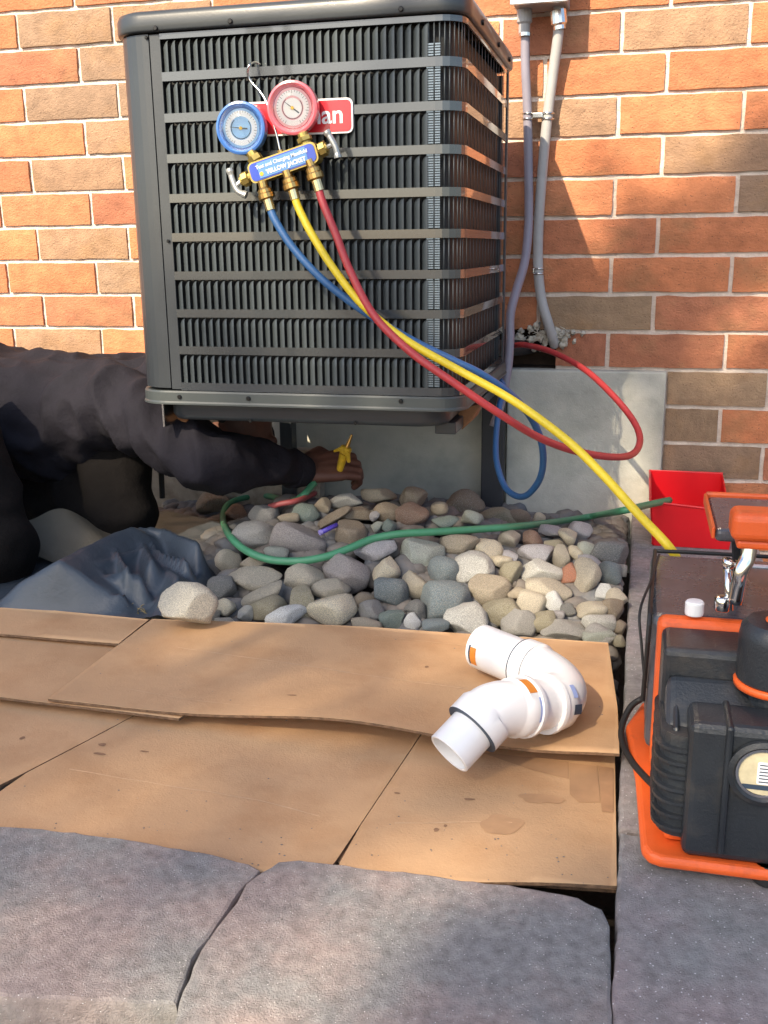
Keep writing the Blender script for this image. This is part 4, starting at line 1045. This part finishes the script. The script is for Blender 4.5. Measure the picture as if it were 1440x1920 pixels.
# exhaust dome
DX = onZ(1436,1225,.185); dxc = DX.x; dyc = -1.478
dm = obj('exhaust_cap', *lathe([(0,0),(.036,0),(.040,.004),(.0405,.048),(.0385,.060),(.033,.066),(0,.067)], (dxc,dyc,.190), (0,0,1), 44), M_black, vp)
dm.data.polygons.foreach_set('use_smooth', [True]*len(dm.data.polygons)); md = dm.modifiers.new('e', 'EDGE_SPLIT'); md.split_angle = .6
obj('cap_ring', *lathe([(.036,-.006),(.042,-.005),(.0425,0),(.041,.002),(.036,.002)], (dxc,dyc,.190), (0,0,1), 44), M_orange, dm, smooth=True)
obj('cap_inlay', *lathe([(0,.0672),(.021,.0672),(.022,.0682),(0,.0684)], (dxc+.006,dyc-.004,.190), (0,0,1), 32), M_orange, dm)
obj('cap_neck', *cyl((dxc,dyc,.150), (0,0,1), .03, .037, 28), M_black, vp)
# white gas-ballast cap and chrome inlet
P = onZ(1300,1142,.224); obj('white_cap', *lathe([(0,0),(.010,0),(.0105,.002),(.0105,.014),(.009,.016),(0,.0165)], (P.x,-1.386,.224), (0,0,1), 24), M_white, vp, smooth=False)
A_ = onY(1368,1145,-1.40); B_ = onY(1364,1062,-1.385)
mb = MB(); mb.add(*tube([A_, B_], .0045, 14)); mb.add(*lathe([(0,0),(.005,0),(.0075,.006),(.009,.012),(.006,.0125),(0,.008)], B_-Vector((0,0,.004)), (.25,0,1), 16)); mb.add(*cyl(A_+Vector((-.008,0,.0)), (0,0,1), .009, .016, 8, bev=.001))
obj('inlet_port', mb.V, mb.F, M_chrome, vp, smooth=True)
H0 = onY(1378,1130,-1.41); H1 = onY(1390,1072,-1.41); H2 = onY(1402,1045,-1.405); H3 = onY(1408,1000,-1.40)
obj('handle_post', *tube(catmull([H0, H1, H2, H3], 6), .0085, 16), M_chrome, vp, smooth=True)
hA = onY(1368,973,-1.40)
hd = obj('handle', *rbox(hA.x,hA.x+.19,-1.43,-1.385,hA.z-.018,hA.z+.014,.009,4), M_orange, vp)
V, F = rbox(H3.x-.016,H3.x+.03,-1.423,-1.392,hA.z-.027,hA.z-.0175,.003,2); obj('handle_socket', V, F, M_orange, hd)
g0 = onY(1328,905,-1.20); g1 = onY(1400,950,-1.20)
gp_ = obj('handle_grip', *rbox(g0.x,g0.x+.17,-1.36,-1.20,g1.z-.004,g1.z+.012,.006,3), M_grey, vp)
V, F = rbox(g0.x-.002,g0.x+.17,-1.198,-1.190,g1.z+.004,g1.z+.016,.003,2); obj('grip_edge', V, F, M_orange, gp_)
V, F = rbox(g0.x-.004,g0.x+.0,-1.36,-1.195,g1.z+.000,g1.z+.014,.0015,2); obj('grip_edge', V, F, M_orange, gp_)
obj('handle_stay', *tube([(g0.x+.03,-1.28,g1.z-.002),(g0.x+.045,-1.22,.21)], .007, 10), M_blackm, vp)
# power cord
cd = [onZ(1232,1292,.09),onZ(1210,1306,.05),onZ(1183,1325,.035),onZ(1166,1362,.02),onZ(1168,1395,.018),onZ(1185,1428,.02),onZ(1208,1455,.03),onZ(1235,1482,.04),onZ(1262,1512,.045)]
cd[-1] = onY(1272,1525,-1.50)
obj('power_cord', *tube(catmull(cd, 8), .0042, 12), M_rubber, vp, smooth=True)
pts = [onY(1236,1040,-1.2),onY(1222,1085,-1.26),onY(1200,1145,-1.33),onY(1203,1210,-1.35),onY(1210,1290,-1.36)]
obj('side_wire', *tube(catmull(pts, 6), .0017, 8), M_rubber, vp)

# ------------------------------------------------------------------ tarp
def tarp():
    # sheet lifted by creased folds; each fold is a crest line with its height and half-width
    folds = [([(-140,1128),(80,1112),(200,1086),(310,1062)], .048, .050, 1.0), ([(-100,1092),(10,1078),(110,1044),(190,1006),(240,984)], .105, .13, 1.15),
             ([(235,984),(300,984),(395,1012)], .095, .050, 1.0), ([(235,988),(262,1010),(285,1040)], .085, .05, 1.0), ([(352,1122),(382,1062),(408,1008)], .088, .052, .9),
             ([(60,1132),(200,1124),(300,1104)], .024, .030, 1.0), ([(120,1056),(190,1050),(272,1018)], .082, .045, 1.1), ([(285,1040),(330,1075),(340,1100)], .055, .06, 1.0),
             ([(-140,1110),(20,1098),(130,1078)], .060, .045, 1.2), ([(300,1128),(345,1110),(392,1090)], .03, .03, 1.0),
             ([(150,1048),(200,1062),(262,1066)], .075, .022, .8), ([(20,1098),(110,1070),(180,1040)], .082, .028, .8), ([(262,990),(300,1020),(352,1036)], .088, .020, .8), ([(80,1128),(160,1112),(230,1100)], .05, .014, .7),
             ([(395,1100),(404,1060),(412,1022)], .062, .02, .8), ([(210,1000),(216,1022),(240,1046)], .095, .022, .8)]
    FL = [([Vector(onZ(x, y, H).xy) for x, y in l], H, w_, pw) for l, H, w_, pw in folds]
    bpoly = [Vector(onZ(x, y, 0).xy) for x, y in [(-200,1172),(0,1156),(150,1162),(250,1166),(330,1158),(398,1124),(424,1060),(424,985),(330,962),(200,966),(60,1010),(-200,1060)]]
    def dseg(p, a, b):
        ab = b-a; t = min(max((p-a).dot(ab)/ab.dot(ab), 0), 1); return (p-(a+ab*t)).length, t
    def inside(p):
        c = False; n = len(bpoly)
        for i in range(n):
            a, b = bpoly[i], bpoly[(i+1) % n]
            if (a.y > p.y) != (b.y > p.y) and p.x < (b.x-a.x)*(p.y-a.y)/(b.y-a.y)+a.x: c = not c
        return c
    X0 = min(p.x for p in bpoly); X1 = max(p.x for p in bpoly); Y0 = min(p.y for p in bpoly); Y1 = max(p.y for p in bpoly)
    st = .0055; nx = int((X1-X0)/st); ny = int((Y1-Y0)/st); idx = {}; V = []; F = []
    for j in range(ny+1):
        for i in range(nx+1):
            p = Vector((X0+i*st, Y0+j*st)); 
            if not inside(p): continue
            wob = Vector((noise.noise(Vector((p.x*9, p.y*9, 0))), noise.noise(Vector((p.x*9, p.y*9, 5)))))*.012
            h = 0; e_ = min(dseg(p, bpoly[k], bpoly[(k+1) % len(bpoly)])[0] for k in range(len(bpoly)))
            for l, H, w_, pw in FL:
                d = min(dseg(p+wob, l[k], l[k+1])[0] for k in range(len(l)-1))
                if d < w_: h = max(h, H*(1-(d/w_)**pw)**1.0)
            h = h*min(1, max(0, (e_-.007)/.028))
            V.append((p.x, p.y, .005+h+.004*noise.noise(Vector((p.x*22, p.y*22, 1))))); idx[(i, j)] = len(V)-1
    for j in range(ny):
        for i in range(nx):
            q = [idx.get(k) for k in ((i, j), (i+1, j), (i+1, j+1), (i, j+1))]
            if None not in q: F.append(tuple(q))
    tp = empty('tarp', onZ(200,1090,0), 'crumpled blue grey tarp heaped beside the kneeling worker', 'tarp')
    mc = obj('main_cloth', V, F, M_tarp, tp, smooth=True); mc.scale.z = .9; sm = mc.modifiers.new('s', 'SMOOTH'); sm.factor = .5; sm.iterations = 1
    # dull brown lining sheet behind
    ctr = []
    V = []; F = []
    for j in range(16):
        for i in range(30):
            u = i/29; v = j/15; P = onZ(10+210*u, 1075-30*u-20*v, 0); P.z = .02+.09*v*(1-.5*u)+.016*math.sin(u*9+v*3); V.append(P)
    for j in range(15):
        for i in range(29): F.append((j*30+i, j*30+i+1, (j+1)*30+i+1, (j+1)*30+i))
    obj('lining', V, F, M_tarpb, tp, smooth=True)
tarp()

# ------------------------------------------------------------------ worker
def capsules(name, chains, m, parent, vox=.006, smooth_it=2, fold=0.0, fs=9, origin=None, kind=None):
    mb = MB()
    for ch in chains:
        P = [Vector(c[:3]) for c in ch]; R_ = [c[3] for c in ch]
        for i in range(len(P)-1):
            a, b = P[i], P[i+1]; L = (b-a).length; k = max(2, int(L/.01))
            pts = [a.lerp(b, t/k) for t in range(k+1)]; rs = [R_[i]+(R_[i+1]-R_[i])*t/k for t in range(k+1)]
            mb.add(*tube(pts, rs, 20))
        for p, r in zip(P, R_):
            bm = bmesh.new(); bmesh.ops.create_icosphere(bm, subdivisions=3, radius=r*1.0); V, F = from_bm(bm); mb.add([Vector(v)+p for v in V], F)
    me = bpy.data.meshes.new('tmp'); me.from_pydata([tuple(v) for v in mb.V], [], mb.F)
    t = bpy.data.objects.new('tmp', me); COL.objects.link(t)
    r = t.modifiers.new('r', 'REMESH'); r.mode = 'VOXEL'; r.voxel_size = vox
    s = t.modifiers.new('s', 'SMOOTH'); s.factor = .6; s.iterations = smooth_it*2
    dg = bpy.context.evaluated_depsgraph_get(); dg.update()
    me2 = bpy.data.meshes.new_from_object(t.evaluated_get(dg)); bpy.data.objects.remove(t)
    nv = len(me2.vertices); co = np.zeros(nv*3); me2.vertices.foreach_get('co', co); no = np.zeros(nv*3); me2.vertices.foreach_get('normal', no)
    co = co.reshape(-1, 3); no = no.reshape(-1, 3)
    if fold > 0:
        for i in range(nv):
            p = Vector(co[i]); w_ = noise.noise(p*4)*.6
            rd = (1-abs(noise.noise(Vector((p.x*fs*.8+p.z*fs*.5+w_, p.y*fs*.5, p.z*fs*.5-p.x*fs*.25+w_))))*3.2)
            co[i] += no[i]*fold*(max(rd, -.5)+.4*noise.noise(p*25))
    F = [tuple(p.vertices) for p in me2.polygons]; bpy.data.meshes.remove(me2)
    return obj(name, co, F, m, parent, smooth=True, origin=origin)
def hand_chain(wr, dirv, upv_, sc_=1.0, curl=1.0, side=1):
    """palm + five separate curled fingers; dirv along the forearm, upv_ = back of the hand"""
    d = Vector(dirv).normalized(); u = (Vector(upv_)-d*Vector(upv_).dot(d)).normalized(); s = d.cross(u)*side
    w_ = Vector(wr); ch = []
    for k, o_ in enumerate((-.030, -.0105, .0095, .0285)):
        ch.append([(*(w_+s*o_*.55+d*.005), .015*sc_), (*(w_+s*o_+d*.070*sc_), .0100*sc_)])
        ln = (.040, .045, .042, .033)[k]*sc_; b = w_+s*o_+d*.078*sc_; a = b; ang = .45*curl; fl = []
        fl.append((*a, .0090*sc_))
        for q, lf in enumerate((1.0, .62, .5)):
            a = a + (d*math.cos(ang)-u*math.sin(ang))*ln*lf; fl.append((*a, (.0086, .0079, .0072)[q]*sc_)); ang += .85*curl
        ch.append(fl)
    t0 = w_+s*-.030+d*.022*sc_; t1 = t0+(s*-.020+d*.026-u*.012)*sc_; t2 = t1+(d*.026-u*.020+s*.002)*sc_; t3 = t2+(d*.016-u*.018+s*.010)*sc_
    ch.append([(*t0, .015*sc_), (*t1, .0125*sc_), (*t2, .0102*sc_), (*t3, .0088*sc_)])
    return ch
# joints
sh_n = Vector((-1.085, -.60, .325)); sh_f = Vector((-1.06, -.26, .335)); neck = Vector((-1.00, -.42, .335)); head = Vector((-.885, -.40, .245))
pel = Vector((-1.70, -.50, .30)); chest = Vector((-1.22, -.44, .29)); waist = Vector((-1.47, -.47, .285))
el_n = onY(395, 862, -.71); wr_n = onY(560, 884, -.50)
el_f = Vector((-.93, -.20, .18)); wr_f = onY(368, 806, -.42)
hn = onY(640, 872, -.44)-wr_n
hip_n = Vector((-1.66, -.68, .30)); hip_f = Vector((-1.62, -.36, .28)); kn_n = Vector((-1.215, -.86, .068)); kn_f = onY(222, 985, -.55)+Vector((0,0,.03)); an_n = Vector((-1.60, -.90, .05)); an_f = Vector((-1.55, -.50, .06))
arm_n = [(*sh_n, .055), (*el_n, .043), (*wr_n, .026)]
body = capsules('person', [
    [(*pel, .13), (*waist, .115), (*(chest+Vector((0,0,-.035))), .12), (*neck, .055), (*(neck.lerp(head, .5)), .055), (*head, .083), (*(head+Vector((.035,.0,-.055))), .060)],
    [(*(waist+Vector((0,-.07,0))), .10), (*(chest+Vector((0,-.09,-.03))), .105), (*sh_n, .055)], [(*(waist+Vector((0,.07,0))), .10), (*(chest+Vector((0,.09,-.03))), .105), (*sh_f, .055)],
    [(*head, .083), (*(head+Vector((.05,-.012,-.02))), .018), (*(head+Vector((.085,0,-.035))), .014)],
    [(*(head+Vector((0,-.075,-.01))), .020), (*(head+Vector((-.012,-.082,.005))), .016)],
    arm_n, [(*sh_f, .055), (*el_f, .043), (*wr_f, .026)],
    [(*pel, .12), (*hip_n, .10), (*kn_n, .055), (*an_n, .038), (*(an_n+Vector((-.08,0,-.01))), .03)],
    [(*pel, .12), (*hip_f, .10), (*kn_f, .055), (*an_f, .038), (*(an_f+Vector((-.08,0,-.01))), .03)]]
    + hand_chain(wr_n+hn.normalized()*.012, hn, (-.15,-.80,.55), 1.12, .95, 1) + hand_chain(wr_f, (.9,-.25,.12), (0,-.8,.6), .9, 1.1, 1),
    M_skin, None, vox=.0038, smooth_it=1, origin=(-1.3, -.5, 0))
tag(body, 'person in dark jacket crouching on the left, reaching under the air conditioner', 'person')
K = .016
jk = capsules('jacket', [
    [(*(pel+Vector((.02,0,.01))), .140), (*(waist+Vector((0,0,.005))), .132), (*(chest+Vector((0,0,-.035))), .142), (*(neck+Vector((-.03,0,-.02))), .085)],
    [(*(pel+Vector((.02,-.05,.02))), .14), (*(waist+Vector((0,-.09,.0))), .12), (*(chest+Vector((-.02,-.09,-.03))), .13), (*(sh_n+Vector((.0,.0,.0))), .080)],
    [(*(waist+Vector((0,.08,.0))), .12), (*(chest+Vector((0,.09,-.03))), .125), (*sh_f, .075)],
    [(*(sh_n+Vector((.06,.05,.03))), .045), (*(neck+Vector((.03,0,.080))), .035), (*(sh_f+Vector((.05,-.02,.03))), .045)],
    [(*sh_n, .082), (*(sh_n.lerp(el_n, .5)), .068), (*el_n, .060), (*(el_n.lerp(wr_n, .45)), .050), (*(el_n.lerp(wr_n, .93)), .038)],
    [(*sh_f, .085), (*el_f, .062), (*(el_f.lerp(wr_f, .85)), .045)]], M_jacket, body, vox=.006, smooth_it=1, fold=.012, fs=17)
obj('cuff', *tube([el_n.lerp(wr_n, .90), el_n.lerp(wr_n, .985)], [.039, .037], 24), M_jacket, body, smooth=True)
capsules('trousers', [[(*pel, .145), (*hip_n, .125), (*(hip_n.lerp(kn_n, .5)), .10), (*kn_n, .080), (*(kn_n.lerp(an_n, .5)), .068), (*an_n, .055)],
    [(*pel, .145), (*hip_f, .125), (*(hip_f.lerp(kn_f, .5)), .105), (*kn_f, .085), (*(kn_f.lerp(an_f, .5)), .068), (*an_f, .055)],
    [(*(kn_f+Vector((0,0,.0))), .080), (*(kn_f+Vector((-.01,.02,.16))), .082)],
    [(*kn_n, .066), (*(kn_n+Vector((-.05,.03,.14))), .074), (*(kn_n+Vector((-.12,.08,.26))), .08)]], M_trouser, body, vox=.008, smooth_it=2, fold=.010, fs=10)
capsules('cap', [[(*(head+Vector((-.02,0,.03))), .086), (*(head+Vector((-.045,0,-.005))), .082)]], M_hair, body, vox=.008)
capsules('boot', [[(*(an_n+Vector((-.0,0,-.012))), .042), (*(an_n+Vector((-.03,0,-.02))), .04), (*(an_n+Vector((-.17,0,-.02))), .036)]], M_rubber, body, vox=.008)
capsules('boot', [[(*(an_f+Vector((-.0,0,-.012))), .042), (*(an_f+Vector((-.03,0,-.02))), .04), (*(an_f+Vector((-.17,0,-.02))), .036)]], M_rubber, body, vox=.008)
# yellow brush-like tool in the hand
tl = empty('hand_tool', onY(645,850,-.47), 'small yellow brass tool held upright in the worker\'s hand', 'hand tool')
T0 = onY(636,884,-.46); T1 = onY(645,850,-.47); T2 = onY(660,815,-.47)
mb = MB(); mb.add(*tube([T0, T1], [.007, .010], 12)); mb.add(*cyl(T1, T2-T1, .013, .016, 8, bev=.002)); obj('grip', mb.V, mb.F, M_gold, tl)
obj('tip', *tube([T1, T2], [.007, .0025], 10), M_brass, tl)
obj('side_jaw', *tube([onY(627,846,-.475), onY(637,842,-.48), onY(648,840,-.475)], [.003,.0045,.005], 8), M_gold, tl)
obj('side_jaw', *tube([onY(654,866,-.475), onY(652,852,-.48), onY(641,836,-.475)], [.004,.006,.003], 8), M_gold, tl)

# purple pen-like cap in the stones
A_ = onMz(602,998,.02); B_ = onMz(632,984,.02)
pn = empty('marker', A_, 'small purple marker pen among the stones behind the green hose', 'pen')
obj('barrel', *tube([A_, B_], .0048, 12), M_purple, pn, smooth=True); obj('pen_end', *cyl(A_-(B_-A_).normalized()*.004, B_-A_, .0055, .006, 12), mat('lilac_plastic', (.3,.25,.6), .4), pn)
# dry grass bits at the cardboard edge
gb_ = MB(); r_ = random.Random(9)
for i in range(60):
    P = onZ(r_.uniform(165, 290), r_.uniform(1140, 1156), .0); Q = P+Vector((r_.uniform(-.02, .02), r_.uniform(-.01, .01), r_.uniform(.006, .022)))
    gb_.add(*tube([P, (P+Q)/2+Vector((0, 0, .004)), Q], [.001, .0009, .0004], 4))
tag(gb_.build('grass', M_leafdry), 'dry grass bits between the tarp and the cardboard', 'grass', kind='stuff')

# loose grit on the boards and stones
gr_ = MB(); r_ = random.Random(33)
for i in range(230):
    k = r_.random()*.75
    if k < .35: x, y, z = r_.uniform(0, 1150), r_.gauss(1620, 60), .0
    elif k < .6: x, y, z = r_.uniform(1180, 1330), r_.uniform(1060, 1700), .001
    else: x, y, z = r_.uniform(0, 1140), r_.uniform(1200, 1560), None
    P = onZ(x, y, z if z is not None else 0.0)
    if P.x > .0 and P.x < .006: continue
    if z is None: P.z = zS2(P.x, P.y) if y > 1400 or x < 90 else zS1(P.x, P.y)
    elif y < 1600+.05*x and x < 1150: P.z = zS2(P.x, P.y)
    s_ = r_.uniform(.0005, .0014)
    Vp, Fp = protos[i % 8]; ids = range(0, len(Vp))
    bm = bmesh.new(); bmesh.ops.create_icosphere(bm, subdivisions=1, radius=s_); Vg, Fg = from_bm(bm)
    gr_.add([P+Vector((v[0]*r_.uniform(.7, 1.4), v[1], abs(v[2])*.8)) for v in Vg], Fg)
tag(gr_.build('grit', M_gravel), 'fine loose grit scattered over cardboard and paving', 'grit', kind='stuff')

# ------------------------------------------------------------------ tree behind the photographer that dapples the light
TY = -12.6
def WP(xw, zw, y=TY):       # where the sun ray to the wall point (xw, zw) crosses the tree
    t = -y/(-SDIR.y); return Vector((xw+SDIR.x*t, y, zw+SDIR.z*t))
tx = WP(-.5, 0).x
tree = empty('garden_tree', (tx, TY, -.17), 'tall leafy garden tree behind the camera that throws the dappled shade', 'tree')
tp_ = catmull([(tx,TY,-.17),(tx+.1,TY,2.5),(tx-.1,TY+.1,5.0),(tx+.05,TY,7.5),(tx-.1,TY,9.8)], 6)
obj('trunk', *tube(tp_, [.24-.18*i/(len(tp_)-1) for i in range(len(tp_))], 14), M_bark, tree, smooth=True)
r_ = random.Random(21)
for i in range(7):
    a = i*2.4; z0 = 6.4+i*.4; P0 = Vector((tx,TY,z0)); P2 = P0+Vector((math.cos(a)*1.7, math.sin(a)*.9, 1.1)); obj('limb', *tube(catmull([P0, (P0+P2)/2+Vector((0,0,.2)), P2], 5), [.06-.04*k/10 for k in range(11)], 8), M_bark, tree)
leaves = MB()
def leafclump(C, n, sp, s0=.05, s1=.085):
    for k in range(n):
        P = C+Vector((r_.gauss(0, sp), r_.gauss(0, sp*1.6), r_.gauss(0, sp*.8))); s = r_.uniform(s0, s1)
        n1 = Vector((r_.gauss(0,1), r_.gauss(0,1), r_.gauss(0,1))).normalized(); t1 = n1.orthogonal().normalized(); t2 = n1.cross(t1)
        leaves.add([P-t1*s, P+t2*s*.55, P+t1*s, P-t2*s*.55], [(0,1,2,3)])
for c in range(1500):
    xw = r_.uniform(-3.4, 3.0); zw = r_.uniform(-3.9, .45)
    top = (-.18 + .16*math.sin(xw*2.3+.8) + .16*noise.noise(Vector((xw*2.1, 0, 3))) - (.25 if xw < -1.1 else 0) + (.12 if xw > .25 else 0))
    if zw > top: continue
    if zw > -.45 and -.55 < xw < -.05 and r_.random() < .75: continue      # thin spot: the unit's upper middle catches sun
    if noise.noise(Vector((xw*2.1, zw*2.6, 7))) > .02: continue
    leafclump(WP(xw, zw, TY+r_.gauss(0, .6)), 26, .085)
obj('limb', *tube(catmull([WP(-.1, -1.2), WP(-.1, -.2), WP(.05, .5), WP(.7, 1.0)], 6), [.06-.045*k/18 for k in range(19)], 8), M_bark, tree)
lo = leaves.build('crown', M_leaf, tree)

SY = -6.6  # unseen sapling, added closer than the tree so its bough's shade stays crisp
sx_ = WP(-.25, 0, SY)
sap = empty('sapling', (sx_.x, SY, -.17), 'slender leafy sapling behind the camera with one long bough', 'tree')
obj('trunk', *tube(catmull([(sx_.x, SY, -.17), (sx_.x+.05, SY, 2.0), WP(-.22, -.6, SY), WP(-.16, .15, SY), WP(-.02, .46, SY)], 6), [.035-.022*k/24 for k in range(25)], 10), M_bark, sap, smooth=True)
obj('limb', *tube(catmull([WP(-.02, .46, SY), WP(.12, .62, SY), WP(.30, .80, SY), WP(.62, 1.05, SY)], 6), [.014-.010*k/18 for k in range(19)], 8), M_bark, sap)
leaves = MB()
for c in range(150):
    t = r_.random(); leafclump(WP(-.06+.70*t+r_.gauss(0, .02), .44+.62*t+r_.gauss(0, .030+.02*t), SY+r_.gauss(0, .12)), 16, .035, .022, .04)
for c in range(36):
    t = r_.random(); leafclump(WP(.05+.4*t+r_.gauss(0, .03), .16+.14*t+r_.gauss(0, .03), SY+r_.gauss(0, .12)), 14, .035, .022, .04)
for c in range(14):
    leafclump(WP(r_.gauss(-.02, .04), r_.gauss(.62, .12), SY), 10, .03, .022, .04)
leaves.build('crown', M_leaf, sap)
